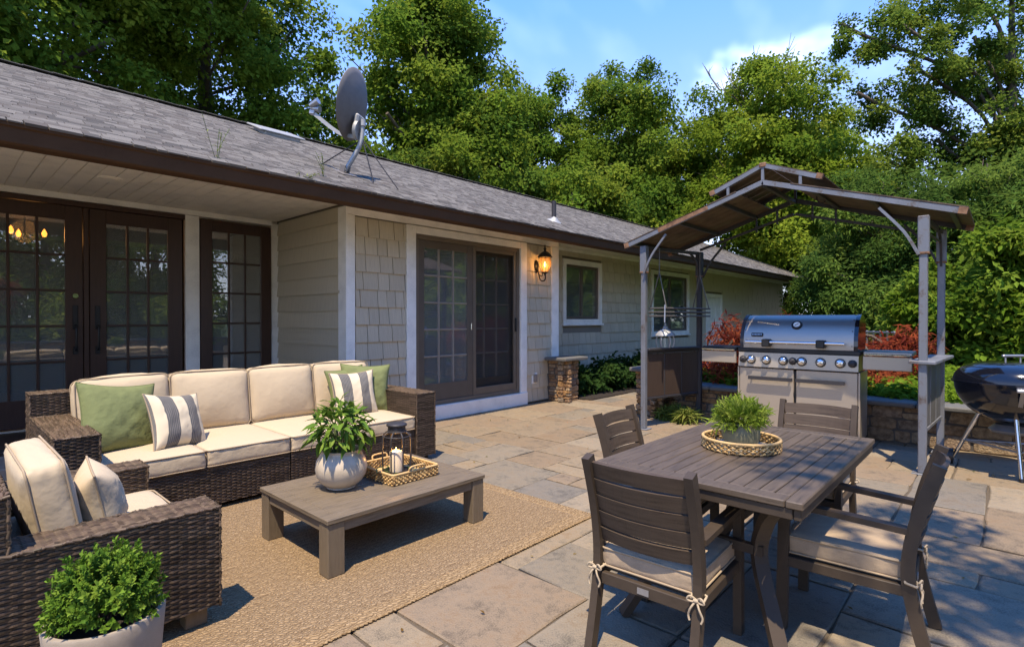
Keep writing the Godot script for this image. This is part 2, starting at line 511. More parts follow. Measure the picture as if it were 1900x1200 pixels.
	M.gloss_leaf = mat(Color(1.15, 1.12, 1.0), 0.45, {"spec": 0.12, "vc": true, "back": Color(0.7, 0.7, 0.7)})


# ---------------------------------------------------------------- siding, stones, flagstones
const EYE := Vector3(0, 1.4, 0)
var shingle_mesh: ArrayMesh
var rocks := []

func make_shared() -> void:
	var b := B.new()
	# one siding shingle: a unit wedge, thick at its lower edge, standing out of the wall along z
	var p := [Vector3(-.5, 0, 0), Vector3(.5, 0, 0), Vector3(.5, 1, 0), Vector3(-.5, 1, 0), Vector3(-.5, 0, 1), Vector3(.5, 0, 1), Vector3(.5, 1, .25), Vector3(-.5, 1, .25)]
	b.quad(p[4], p[5], p[6], p[7], Vector3(0, .02, 1).normalized())
	b.quad(p[0], p[1], p[5], p[4], Vector3.DOWN)
	b.quad(p[3], p[2], p[6], p[7], Vector3.UP)
	b.quad(p[0], p[4], p[7], p[3], Vector3.LEFT)
	b.quad(p[1], p[5], p[6], p[2], Vector3.RIGHT)
	shingle_mesh = b.mesh()
	for k in 8:
		b = B.new()
		b.box(Vector3.ZERO, Vector3.ONE, 0.14)
		b.jitter(0.055, k * 7 + 1)
		rocks.append(b.mesh())

# fills a wall face with shingles; frame = basis of the face (x along, y up, z out), holes are [x0, x1, y0, y1] along the face
func siding(parent: Node, origin: Vector3, frame: Basis, length: float, y0: float, y1: float, holes: Array, most: int, wmin := 0.13, wmax := 0.25, row := 0.217) -> void:
	var all := []
	var y := y0
	while y < y1 - 0.02:
		var h := minf(row, y1 - y)
		var x := -rnd(0.0, 0.1)
		while x < length - 0.01:
			var w := rnd(wmin, wmax)
			var a := maxf(x, 0.0); var e := minf(x + w, length)
			for q in holes:
				if y + h > q[2] + 0.01 and y < q[3] - 0.01:
					if a >= q[0] - 0.001 and e <= q[1] + 0.001: e = a
					elif a < q[0] and e > q[0]: e = q[0]
					elif a < q[1] and e > q[1]: a = q[1]
			if e - a > 0.025:
				var g := 0.0045
				var yo := rnd(-0.0015, 0.0015)
				all.append([origin + frame * Vector3((a + e) / 2, y + yo, 0), e - a - g * 2, h + 0.012, rnd(0.026, 0.034), rng.randi() % 4])
			x += w
		y += row
	all.sort_custom(func(m, k): return m[0].distance_squared_to(EYE) < k[0].distance_squared_to(EYE))
	var rest := B.new()
	for i in all.size():
		var s: Array = all[i]
		if i < most:
			var o := put(shingle_mesh, "siding_shingle", M.siding[s[4]], parent)
			o.transform = Transform3D(frame * Basis.from_scale(Vector3(s[1], s[2], s[3])), s[0])
		else:
			rest.box(s[0] + frame * Vector3(0, s[2] / 2, s[3] / 2), Vector3(s[1], s[2], s[3]), 0.0, frame)
	if rest.v.size(): put(rest.mesh(), "far_siding_shingles", M.siding[1], parent, "stuff")

# a wall in the xy plane with openings, made of boxes that butt
func wall_boxes(b: B, x0: float, x1: float, y0: float, y1: float, z0: float, z1: float, holes: Array) -> void:
	var x := x0
	for q in holes:
		if q[0] > x: b.box(Vector3((x + q[0]) / 2, (y0 + y1) / 2, (z0 + z1) / 2), Vector3(q[0] - x, y1 - y0, z1 - z0))
		if q[2] > y0: b.box(Vector3((q[0] + q[1]) / 2, (y0 + q[2]) / 2, (z0 + z1) / 2), Vector3(q[1] - q[0], q[2] - y0, z1 - z0))
		if q[3] < y1: b.box(Vector3((q[0] + q[1]) / 2, (y1 + q[3]) / 2, (z0 + z1) / 2), Vector3(q[1] - q[0], y1 - q[3], z1 - z0))
		x = q[1]
	if x1 > x: b.box(Vector3((x + x1) / 2, (y0 + y1) / 2, (z0 + z1) / 2), Vector3(x1 - x, y1 - y0, z1 - z0))

# stones laid in uneven courses over a face
func stones(parent: Node, origin: Vector3, frame: Basis, length: float, height: float, depth: float, mats: Array, hmin: float, hmax: float, wmin: float, wmax: float) -> void:
	var y := 0.0
	while y < height - 0.02:
		var h := rnd(hmin, hmax)
		if height - y - h < hmin * 0.7: h = height - y
		var x := 0.0
		while x < length - 0.01:
			var w := rnd(wmin, wmax)
			if length - x - w < wmin * 0.6: w = length - x
			var split := h > hmin * 1.5 and rng.randf() < 0.3
			for part in ([0, 1] if split else [0]):
				var hh := h / 2 if split else h
				var o := put(rocks[rng.randi() % 8], "stone", mats[rng.randi() % mats.size()], parent)
				var d := depth * rnd(0.92, 1.12)
				o.transform = Transform3D(frame * Basis(Vector3.FORWARD, rnd(-0.03, 0.03)) * Basis.from_scale(Vector3(w - 0.008, hh - 0.008, d)), origin + frame * Vector3(x + w / 2, y + hh * (part + 0.5), d / 2 - depth))
			x += w
		y += h

func flagstone(lo: Vector2, hi: Vector2, top: float) -> ArrayMesh:
	var b := B.new()
	flag_into(b, lo, hi, top)
	return b.mesh()

func flag_into(b: B, lo: Vector2, hi: Vector2, top: float) -> void:
	var g := 0.007
	var q := [Vector2(lo.x + g, lo.y + g), Vector2(hi.x - g, lo.y + g), Vector2(hi.x - g, hi.y - g), Vector2(lo.x + g, hi.y - g)]
	var ring := []
	for i in 4:      # corners and two wandering points on each edge
		var a: Vector2 = q[i]; var e: Vector2 = q[(i + 1) % 4]
		ring.append(a + Vector2(rnd(-.007, .007), rnd(-.007, .007)))
		for k in [0.33, 0.67]:
			ring.append(a.lerp(e, k) + (e - a).normalized().orthogonal() * rnd(-.008, .008))
	var c := (lo + hi) / 2
	var tilt := Vector2(rnd(-.004, .004), rnd(-.004, .004))
	var hgt := func(p: Vector2) -> float: return top + tilt.dot(p - c)
	var up := Vector3.UP
	var cen := Vector3(c.x, top, c.y)
	for i in ring.size():
		var a: Vector2 = ring[i]; var e: Vector2 = ring[(i + 1) % ring.size()]
		var ai := a + (c - a).normalized() * 0.009; var ei := e + (c - e).normalized() * 0.009
		var A := Vector3(ai.x, hgt.call(ai), ai.y); var E := Vector3(ei.x, hgt.call(ei), ei.y)
		b.tri(cen, A, E, up, up, up)
		var A1 := Vector3(a.x, hgt.call(a) - 0.006, a.y); var E1 := Vector3(e.x, hgt.call(e) - 0.006, e.y)
		var out := (Vector3(a.x + e.x, 0, a.y + e.y) / 2 - Vector3(c.x, 0, c.y)).normalized()
		b.quad(A, E, E1, A1, (up + out * 0.7).normalized())
		b.quad(A1, E1, E1 - up * 0.03, A1 - up * 0.03, out)

func patio() -> void:
	var o := structure("patio")
	bx("sand_joints", M.joint, o, Vector3(-4, -0.08, -7.6), Vector3(9.2, -0.011, 11.0))
	var cell := 0.24
	var x0 := -4.0; var z0 := -5.86
	var nx := 55; var nzc := 70
	var used := {}
	var opts := [[2, 2], [3, 2], [2, 3], [3, 3], [4, 2], [2, 4], [4, 3], [3, 2], [2, 2], [2, 1], [1, 2], [3, 4]]
	var all := []
	for j in nzc:
		for i in nx:
			if used.has(Vector2i(i, j)): continue
			var best := [1, 1]
			for tryk in 6:
				var s: Array = opts[rng.randi() % opts.size()]
				var ok: bool = i + s[0] <= nx and j + s[1] <= nzc
				if ok:
					for a in s[0]:
						for b in s[1]:
							if used.has(Vector2i(i + a, j + b)): ok = false
				if ok:
					best = s
					break
			for a in best[0]:
				for b in best[1]:
					used[Vector2i(i + a, j + b)] = true
			var lo := Vector2(x0 + i * cell, z0 + j * cell)
			var hi := lo + Vector2(best[0], best[1]) * cell
			if lo.x >= 7.3 and hi.y > -3.8: continue
			if lo.x > 0.15 and hi.x < 3.1 and lo.y > -4.35 and hi.y < -2.3: continue     # under the rug
			all.append([lo, hi, rng.randi() % 8])
	var away := func(s: Array) -> float:
		var c: Vector2 = (s[0] + s[1]) / 2
		var f := c.x * 0.737 - c.y * 0.676; var r := c.x * 0.676 + c.y * 0.737
		return f if f > 0.8 and absf(r) < f * 1.05 + 0.3 else 100.0 + c.length()
	all.sort_custom(func(a, b): return away.call(a) < away.call(b))
	var rest := {}
	for i in all.size():
		var s: Array = all[i]
		if i < 300:
			put(flagstone(s[0], s[1], rnd(-0.0035, 0.0035)), "flagstone", M.flag[s[2]], o)
		else:
			if not rest.has(s[2]): rest[s[2]] = B.new()
			flag_into(rest[s[2]], s[0], s[1], rnd(-0.002, 0.002))
	for k in rest:
		put(rest[k].mesh(), "outlying_flagstones", M.flag[k], o, "stuff")


# ---------------------------------------------------------------- the house
const ZF := -5.85      # bay front
const ZR := -6.35      # right-hand wall
const ZD := -7.72      # recessed door wall
const XC := 3.44       # corner of the bay
const XE := 22.3
const SLOPE := 0.42
const RIDGE := -10.2

func grid_panes(o: Node, x0: float, x1: float, y0: float, y1: float, z: float, cols: int, rows: int, bar_mat: Material, bw := 0.024, split := true) -> void:
	var b := B.new()
	for i in range(1, cols):
		var x := lerpf(x0, x1, float(i) / cols)
		b.box(Vector3(x, (y0 + y1) / 2, z), Vector3(bw, y1 - y0, 0.034), 0.004)
	for j in range(1, rows):
		var y := lerpf(y0, y1, float(j) / rows)
		for i in cols:
			var a := lerpf(x0, x1, float(i) / cols) + (bw / 2 if i > 0 else 0.0); var e := lerpf(x0, x1, float(i + 1) / cols) - (bw / 2 if i < cols - 1 else 0.0)
			b.box(Vector3((a + e) / 2, y, z), Vector3(e - a, bw, 0.03), 0.004)
	if b.v.size(): put(b.mesh(), "grille", bar_mat, o)
	var nc := cols if split else 1
	var nr := rows if split else 1
	for i in nc:
		for j in nr:
			var a := lerpf(x0, x1, float(i) / nc) + (bw * 0.3 if i > 0 else 0.0); var e := lerpf(x0, x1, float(i + 1) / nc) - (bw * 0.3 if i < nc - 1 else 0.0)
			var l := lerpf(y0, y1, float(j) / nr) + (bw * 0.3 if j > 0 else 0.0); var h := lerpf(y0, y1, float(j + 1) / nr) - (bw * 0.3 if j < nr - 1 else 0.0)
			var p := B.new()      # triple glazing: three sheets with two faces each
			p.box(Vector3((a + e) / 2, (l + h) / 2, z - 0.008), Vector3(e - a, h - l, 0.004))
			p.box(Vector3((a + e) / 2, (l + h) / 2, z), Vector3(e - a, h - l, 0.003))
			p.box(Vector3((a + e) / 2, (l + h) / 2, z + 0.008), Vector3(e - a, h - l, 0.004))
			put(p.mesh(), "pane", M.glass, o)

func ring_frame(b: B, x0: float, x1: float, y0: float, y1: float, z0: float, z1: float, w: float, wb := -1.0, bev := 0.004) -> void:
	wb = w if wb < 0 else wb
	var zc := (z0 + z1) / 2; var d := absf(z1 - z0)
	b.box(Vector3(x0 + w / 2, (y0 + y1) / 2, zc), Vector3(w, y1 - y0, d), bev)
	b.box(Vector3(x1 - w / 2, (y0 + y1) / 2, zc), Vector3(w, y1 - y0, d), bev)
	b.box(Vector3((x0 + x1) / 2, y1 - w / 2, zc), Vector3(x1 - x0 - 2 * w, w, d - 0.004), bev)
	b.box(Vector3((x0 + x1) / 2, y0 + wb / 2, zc), Vector3(x1 - x0 - 2 * w, wb, d - 0.004), bev)

func french_door(house: Node, x0: float, x1: float, y0: float, y1: float, handle_x: float, sw := 0.155) -> void:
	var o := Node3D.new()
	o.name = "french_door"
	house.add_child(o, true)
	var b := B.new()
	ring_frame(b, x0, x1, y0, y1, ZD + 0.0, ZD + 0.05, sw, 0.3)
	put(b.mesh(), "frame", M.door, o)
	grid_panes(o, x0 + sw, x1 - sw, y0 + 0.3, y1 - sw, ZD + 0.025, 3, 5, M.door)
	if handle_x > 0.0:
		b = B.new()
		b.box(Vector3(handle_x, 1.42, ZD + 0.056), Vector3(0.05, 0.27, 0.012), 0.006)
		b.box(Vector3(handle_x, 1.05, ZD + 0.056), Vector3(0.045, 0.09, 0.012), 0.006)
		b.tube(smoothed([Vector3(handle_x, 1.32, ZD + 0.06), Vector3(handle_x, 1.3, ZD + 0.11), Vector3(handle_x, 1.18, ZD + 0.12), Vector3(handle_x, 1.07, ZD + 0.1), Vector3(handle_x, 1.05, ZD + 0.06)]), 0.011)
		b.box(Vector3(handle_x, 1.34, ZD + 0.085), Vector3(0.03, 0.012, 0.06), 0.004)
		put(b.mesh(), "handle", M.black, o)

func house_window(house: Node, x0: float, x1: float, y0: float, y1: float) -> void:
	var o := Node3D.new()
	o.name = "window"
	house.add_child(o, true)
	var b := B.new()
	ring_frame(b, x0, x1, y0, y1, ZR - 0.02, ZR + 0.035, 0.1)
	put(b.mesh(), "trim", M.white, o)
	bx("sill", M.white, o, Vector3(x0 - 0.03, y0 - 0.03, ZR - 0.01), Vector3(x1 + 0.03, y0 + 0.012, ZR + 0.06), 0.006)
	b = B.new()
	ring_frame(b, x0 + 0.1, x1 - 0.1, y0 + 0.1, y1 - 0.1, ZR - 0.06, ZR - 0.005, 0.055)
	b.box(Vector3((x0 + x1) / 2, (y0 + y1) / 2, ZR - 0.033), Vector3(0.07, y1 - y0 - 0.31, 0.05), 0.004)
	put(b.mesh(), "frame", M.slider, o)
	var m := (x0 + x1) / 2
	for q in [[x0 + 0.155, m - 0.035], [m + 0.035, x1 - 0.155]]:
		b = B.new()
		b.box(Vector3((q[0] + q[1]) / 2, (y0 + y1) / 2, ZR - 0.045), Vector3(q[1] - q[0], y1 - y0 - 0.31, 0.004))
		b.box(Vector3((q[0] + q[1]) / 2, (y0 + y1) / 2, ZR - 0.03), Vector3(q[1] - q[0], y1 - y0 - 0.31, 0.004))
		put(b.mesh(), "pane", M.glass, o)

func part(called: String, parent: Node) -> Node3D:
	var o := Node3D.new()
	o.name = called
	parent.add_child(o, true)
	return o

func house() -> void:
	var h := thing("house", "long beige shingled ranch house with brown gutter and grey roof", "house")
	# front walls, each a backing with shingles laid over it
	var sl := [4.44, 6.55, 0.22, 2.58]
	var w := part("wall", h)
	var b := B.new()
	wall_boxes(b, XC, 7.56, 0, 2.8, ZF - 0.16, ZF - 0.004, [sl])
	put(b.mesh(), "backing", M.backing, w)
	siding(w, Vector3(XC + 0.1, 0, ZF), Basis(), 3.82, 0.03, 2.64, [[4.29 - XC - 0.1, 6.7 - XC - 0.1, -1, 3]], 300)
	var w2 := part("wall", h)
	bx("backing", M.backing, w2, Vector3(XC + 0.004, 0, ZD), Vector3(XC + 0.16, 2.8, ZF - 0.16))
	siding(w2, Vector3(XC, 0.2, ZD + 0.02), Basis(Vector3.BACK, Vector3.UP, Vector3.LEFT), -ZD + ZF - 0.14, 0.0, 2.56, [], 60, 2.5, 2.6)
	var wins := [[8.36, 9.72, 1.3, 2.58], [11.9, 14.0, 1.0, 2.6]]
	var w3 := part("wall", h)
	b = B.new()
	var inner := []
	for q in wins: inner.append([q[0] + 0.1, q[1] - 0.1, q[2] + 0.1, q[3] - 0.1])
	wall_boxes(b, 7.56, XE, 0, 2.9, ZR - 0.16, ZR - 0.004, inner)
	b.box(Vector3(7.48, 1.4, (ZF + ZR) / 2 - 0.08), Vector3(0.15, 2.8, ZF - ZR - 0.17))
	put(b.mesh(), "backing", M.backing, w3)
	siding(w3, Vector3(7.6, 0, ZR), Basis(), XE - 7.7, 0.03, 2.72, [[wins[0][0] - 7.6, wins[0][1] - 7.6, 1.3, 2.58], [wins[1][0] - 7.6, wins[1][1] - 7.6, 1.0, 2.6], [15.1 - 7.6, 16.3 - 7.6, -1, 2.14]], 300)
	# door wall of the recess
	b = B.new()
	wall_boxes(b, -3.0, XC, 0, 2.9, ZD - 0.16, ZD - 0.03, [[0.17, 2.3, 0.22, 2.72], [2.4, 3.34, 0.22, 2.72]])
	put(b.mesh(), "wall", M.white, h)
	bx("wall", M.siding[0], h, Vector3(-3.16, 0, ZD - 0.16), Vector3(-3.0, 2.8, ZF))
	bx("wall", M.siding[0], h, Vector3(-3.16, 0, -14.6), Vector3(XE, 2.8, -14.44))
	bx("wall", M.siding[0], h, Vector3(XE - 0.16, 0, -14.44), Vector3(XE, 2.8, ZR - 0.165))
	bx("wall", M.siding[0], h, Vector3(-3.16, 0, -14.44), Vector3(-3.0, 2.8, ZD - 0.165))
	b = B.new()
	b.extrude(PackedVector2Array([Vector2(-14.6, 2.8), Vector2(-5.4, 2.8), Vector2(RIDGE, 4.7)]), 0, 0.15)
	var g := put(b.mesh(), "gable", M.siding[1], h)
	g.transform = Transform3D(Basis(Vector3(0, 0, 1), Vector3.UP, Vector3(-1, 0, 0)), Vector3(XE, 0, 0))
	# white boards
	for q in [[XC - 0.02, XC + 0.09, -0.0], [7.37, 7.57, 0.74]]:
		bx("corner_board", M.white, h, Vector3(q[0], q[2], ZF - 0.02), Vector3(q[1], 2.66, ZF + 0.03), 0.004)
	bx("corner_board", M.white, h, Vector3(XC - 0.03, 0.2, ZF - 0.16), Vector3(XC + 0.001, 2.76, ZF + 0.027), 0.004)
	bx("corner_board", M.white, h, Vector3(XC - 0.11, 0.2, ZD + 0.0), Vector3(XC - 0.004, 2.76, ZD + 0.02), 0.004)
	bx("corner_board", M.white, h, Vector3(XE - 0.12, 0, ZR - 0.02), Vector3(XE + 0.01, 2.75, ZR + 0.03), 0.004)
	bx("frieze_board", M.white, h, Vector3(XC - 0.03, 2.665, ZF - 0.02), Vector3(7.57, 2.79, ZF + 0.028), 0.004)
	bx("frieze_board", M.white, h, Vector3(7.58, 2.73, ZR - 0.02), Vector3(XE, 2.79, ZR + 0.026), 0.004)
	bx("door_trim", M.white, h, Vector3(2.235, 0.22, ZD - 0.03), Vector3(2.395, 2.72, ZD + 0.06), 0.004)
	bx("door_trim", M.white, h, Vector3(-0.5, 2.725, ZD - 0.02), Vector3(3.33, 2.79, ZD + 0.058), 0.004)
	bx("door_trim", M.white, h, Vector3(0.0, 0.22, ZD - 0.03), Vector3(0.16, 2.72, ZD + 0.06), 0.004)
	# french doors and side light
	bx("door_jamb", M.door, h, Vector3(0.17, 2.66, ZD - 0.06), Vector3(2.23, 2.72, ZD + 0.062), 0.003)
	french_door(h, 0.2, 1.205, 0.24, 2.655, 1.135)
	french_door(h, 1.265, 2.2, 0.24, 2.655, 1.335)
	bx("astragal", M.door, h, Vector3(1.21, 0.24, ZD - 0.01), Vector3(1.26, 2.655, ZD + 0.065), 0.006)
	french_door(h, 2.41, 3.315, 0.24, 2.69, 0.0, 0.14)
	tb("deadbolt", M.chrome, h, [Vector3(1.135, 1.66, ZD + 0.045), Vector3(1.135, 1.66, ZD + 0.075)], 0.026, 14)
	# sliding door
	b = B.new()
	b.box(Vector3(4.365, 1.4, ZF + 0.005), Vector3(0.15, 2.5, 0.07), 0.004)
	b.box(Vector3(6.625, 1.4, ZF + 0.005), Vector3(0.15, 2.5, 0.07), 0.004)
	b.box(Vector3(5.495, 2.6, ZF + 0.005), Vector3(2.106, 0.1, 0.068), 0.004)
	put(b.mesh(), "door_trim", M.white, h)
	bx("door_sill_board", M.white, h, Vector3(4.29, 0.0, ZF - 0.05), Vector3(6.7, 0.2, ZF + 0.06), 0.006)
	var s := part("sliding_door", h)
	b = B.new()
	ring_frame(b, 4.445, 6.545, 0.203, 2.545, ZF - 0.13, ZF + 0.012, 0.06)
	put(b.mesh(), "frame", M.screen_frame, s)
	b = B.new()
	ring_frame(b, 4.508, 5.52, 0.265, 2.483, ZF - 0.055, ZF - 0.005, 0.105, 0.24)
	put(b.mesh(), "stile", M.slider, s)
	grid_panes(s, 4.613, 5.415, 0.505, 2.378, ZF - 0.03, 3, 5, M.grille)
	b = B.new()
	ring_frame(b, 5.45, 6.482, 0.265, 2.483, ZF - 0.115, ZF - 0.065, 0.105, 0.24)
	put(b.mesh(), "stile", M.slider, s)
	grid_panes(s, 5.555, 6.377, 0.505, 2.378, ZF - 0.09, 3, 5, M.grille)
	b = B.new()
	ring_frame(b, 5.525, 6.483, 0.264, 2.484, ZF - 0.04, ZF + 0.0, 0.06, 0.11)
	put(b.mesh(), "screen_frame", M.screen_frame, s)
	bx("screen", M.screen, s, Vector3(5.585, 0.374, ZF - 0.022), Vector3(6.423, 2.424, ZF - 0.02))
	bx("handle", M.black, s, Vector3(6.44, 1.2, ZF + 0.0), Vector3(6.465, 1.42, ZF + 0.03), 0.005)
	bx("handle", M.chrome, s, Vector3(5.475, 1.24, ZF - 0.006), Vector3(5.497, 1.34, ZF + 0.012), 0.005)
	for q in wins: house_window(h, q[0], q[1], q[2], q[3])
	# far side door, closed
	var d := part("side_door", h)
	b = B.new()
	ring_frame(b, 15.1, 16.3, 0.02, 2.14, ZR - 0.02, ZR + 0.035, 0.12, 0.05)
	put(b.mesh(), "trim", M.white, d)
	b = B.new()
	b.box(Vector3(15.7, 1.045, ZR - 0.0), Vector3(0.955, 1.945, 0.04), 0.004)
	for q in [0.55, 1.5]:
		for e in [15.47, 15.93]: b.box(Vector3(e, q, ZR + 0.02), Vector3(0.3, 0.62, 0.02), 0.008)
	put(b.mesh(), "door_leaf", M.white, d)
	tb("handle", M.black, d, [Vector3(15.33, 1.0, ZR + 0.02), Vector3(15.33, 1.0, ZR + 0.08)], 0.03, 12)
	# outlet cover
	var oc := part("outlet", h)
	bx("cover_plate", M.white, oc, Vector3(6.84, 0.32, ZF + 0.012), Vector3(6.98, 0.5, ZF + 0.03), 0.006)
	bx("outlet_box", M.grille, oc, Vector3(6.87, 0.345, ZF + 0.03), Vector3(6.95, 0.475, ZF + 0.065), 0.01)
	# soffits: recess boards run away from the eave
	var so := part("soffit", h)
	bx("backing", M.soffit, so, Vector3(-3.0, 2.803, ZD), Vector3(XC, 2.83, -5.26))
	var x := -1.0
	while x < XC - 0.05:
		var e := minf(x + 0.142, XC)
		bx("soffit_board", M.soffit, so, Vector3(x + 0.0025, 2.79, ZD + 0.02), Vector3(e - 0.0025, 2.802, -5.26), 0.004)
		x += 0.142
	var sf := part("soffit", h)
	bx("soffit_panel", M.soffit, sf, Vector3(XC, 2.79, ZF), Vector3(7.56, 2.81, -5.26))
	bx("soffit_panel", M.soffit, sf, Vector3(7.56, 2.79, ZR), Vector3(XE + 0.35, 2.81, -5.26))
	b = B.new()
	b.lathe([Vector2(0.0, -0.012), Vector2(0.07, -0.012), Vector2(0.075, -0.002), Vector2(0.1, -0.012), Vector2(0.115, -0.01), Vector2(0.12, 0.0)], 24, Vector3(1.25, 2.79, -6.55))
	put(b.mesh(), "recessed_light", M.soffit, h)
	# fascia and gutter
	bx("fascia_board", M.gutter, h, Vector3(-3.2, 2.62, -5.262), Vector3(XE + 0.4, 2.83, -5.24))
	b = B.new()
	b.extrude(PackedVector2Array([Vector2(-5.238, 2.62), Vector2(-5.135, 2.62), Vector2(-5.12, 2.635), Vector2(-5.112, 2.735), Vector2(-5.098, 2.745), Vector2(-5.098, 2.772), Vector2(-5.118, 2.772), Vector2(-5.125, 2.745), Vector2(-5.238, 2.74)]), 0, XE + 3.55)
	g = put(b.mesh(), "gutter", M.gutter, h)
	g.transform = Transform3D(Basis(Vector3(0, 0, 1), Vector3.UP, Vector3(-1, 0, 0)), Vector3(XE + 0.4, 0, 0))
	b = B.new()
	b.tube([Vector3(XE - 0.05, 2.64, -5.2), Vector3(XE + 0.02, 2.5, -5.35), Vector3(XE + 0.06, 2.3, ZR + 0.1), Vector3(XE + 0.06, 0.1, ZR + 0.1)], 0.045, 6)
	put(b.mesh(), "downspout", M.gutter, h)
	# roof: a deck with shingle tabs in courses
	var r := part("roof", h)
	var n := Vector3(0, 1, SLOPE).normalized()
	var dn := Vector3(0, -SLOPE, 1).normalized()
	var run := (RIDGE + 5.1) / -1.0 * sqrt(1 + SLOPE * SLOPE)
	var top := Vector3(0, 2.775 + SLOPE * (-5.1 - RIDGE), RIDGE)
	var fr := Basis(Vector3.RIGHT, n, dn)
	b = B.new()
	b.box(Vector3((XE + 0.42 - 3.22) / 2, 0, 0) + top + dn * run / 2 - n * 0.022, Vector3(XE + 0.42 + 3.22, 0.03, run), 0.0, fr)
	var bn := Vector3(0, 1, -SLOPE).normalized()
	b.box(Vector3((XE + 0.42 - 3.22) / 2, 0, 0) + top + Vector3(0, -SLOPE, -1).normalized() * run / 2 - bn * 0.02, Vector3(XE + 0.42 + 3.22, 0.04, run), 0.0, Basis(Vector3.LEFT, bn, Vector3(0, -SLOPE, -1).normalized()))
	put(b.mesh(), "deck", M.shingle[1], r)
	var rk := B.new()
	rk.box(Vector3(XE + 0.41, 0, 0) + top + dn * run / 2 - n * 0.12, Vector3(0.03, 0.17, run - 0.03), 0.0, fr)
	put(rk.mesh(), "rake_board", M.gutter, r)
	var tabs := []
	var course := 0.085
	var k := 0
	while k * course < run - 0.02:
		x = -3.2 + rnd(-0.3, 0)
		while x < XE + 0.42:
			var tw := rnd(0.07, 0.21)
			var at := top + dn * (run - k * course - course * 0.5 + rnd(-0.004, 0.004)) + Vector3(x + tw / 2, 0, 0)
			tabs.append([at, tw - 0.008, rng.randi() % 5, 0.01 + 0.014 * rng.randf()])
			x += tw
		k += 1
	var seen_from := func(q: Array) -> float:
		var p: Vector3 = q[0]
		var f := p.x * 0.737 - p.z * 0.676; var rr := p.x * 0.676 + p.z * 0.737
		return p.distance_to(EYE) if f > 0.5 and absf(rr) < f * 0.97 else 200.0 + p.distance_to(EYE)
	tabs.sort_custom(func(a, c): return seen_from.call(a) < seen_from.call(c))
	var unit := B.new()
	unit.box(Vector3.ZERO, Vector3.ONE)
	var um := unit.mesh()
	var rest := [B.new(), B.new(), B.new(), B.new(), B.new()]
	var tip := fr * Basis(Vector3.RIGHT, 0.045)
	for i in tabs.size():
		var q: Array = tabs[i]
		if i < 300:
			var o := put(um, "roof_shingle", M.shingle[q[2]], r)
			o.transform = Transform3D(tip * Basis.from_scale(Vector3(q[1], q[3], course + 0.03)), q[0] + n * 0.004)
		else:
			rest[q[2]].box(q[0] + n * 0.004, Vector3(q[1], q[3], course + 0.03), 0.0, tip)
	for i in 5: put(rest[i].mesh(), "roof_shingles_beyond", M.shingle[i], r, "stuff")
	# ridge caps, ridge vent, vent pipe with its flashing
	b = B.new()
	for i in 80:
		b.box(top + Vector3(-3.1 + i * 0.323, 0.012, 0), Vector3(0.335, 0.014, 0.24), 0.004, Basis(Vector3.FORWARD, 0.03))
	put(b.mesh(), "ridge_caps", M.shingle[0], r, "stuff")
	b = B.new()
	b.box(Vector3(4.15, 4.58, -9.35), Vector3(0.62, 0.12, 0.5), 0.02, fr)
	b.box(Vector3(4.15, 4.66, -9.37), Vector3(0.78, 0.03, 0.62), 0.01, fr)
	put(b.mesh(), "roof_vent", M.galv, h)
	var vp := part("vent_pipe", h)
	tb("pipe", M.steel_dark, vp, [Vector3(7.58, 3.05, -5.94), Vector3(7.58, 3.5, -5.94)], 0.042, 12)
	b = B.new()
	b.lathe([Vector2(0.16, -0.005), Vector2(0.12, 0.02), Vector2(0.06, 0.06), Vector2(0.045, 0.09)], 16, Vector3(7.58, 3.13, -5.94), fr)
	put(b.mesh(), "flashing", M.galv, vp)
	# rooms behind the glass
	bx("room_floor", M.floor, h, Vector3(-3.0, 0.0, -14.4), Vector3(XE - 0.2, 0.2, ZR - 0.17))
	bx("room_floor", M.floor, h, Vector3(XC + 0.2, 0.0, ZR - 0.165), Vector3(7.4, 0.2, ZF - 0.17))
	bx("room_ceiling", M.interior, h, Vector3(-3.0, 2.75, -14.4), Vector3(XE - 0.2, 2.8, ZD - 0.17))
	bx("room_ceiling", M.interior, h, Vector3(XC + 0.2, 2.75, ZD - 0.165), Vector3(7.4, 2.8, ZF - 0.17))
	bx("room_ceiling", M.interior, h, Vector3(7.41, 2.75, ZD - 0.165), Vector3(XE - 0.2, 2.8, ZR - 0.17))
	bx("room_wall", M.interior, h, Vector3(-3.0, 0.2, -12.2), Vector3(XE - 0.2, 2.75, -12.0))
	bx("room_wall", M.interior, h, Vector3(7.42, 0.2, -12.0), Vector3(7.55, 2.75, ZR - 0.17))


# ---------------------------------------------------------------- things on the house
func omni(at: Vector3, c: Color, e: float, size: float) -> void:
	var l := OmniLight3D.new()
	l.name = numbered("lamp_light")
	l.light_color = c
	l.light_energy = e
	l.light_size = size
	l.omni_range = 12.0
	l.omni_attenuation = 2.0
	l.shadow_enabled = true
	add_child(l)
	l.position = at

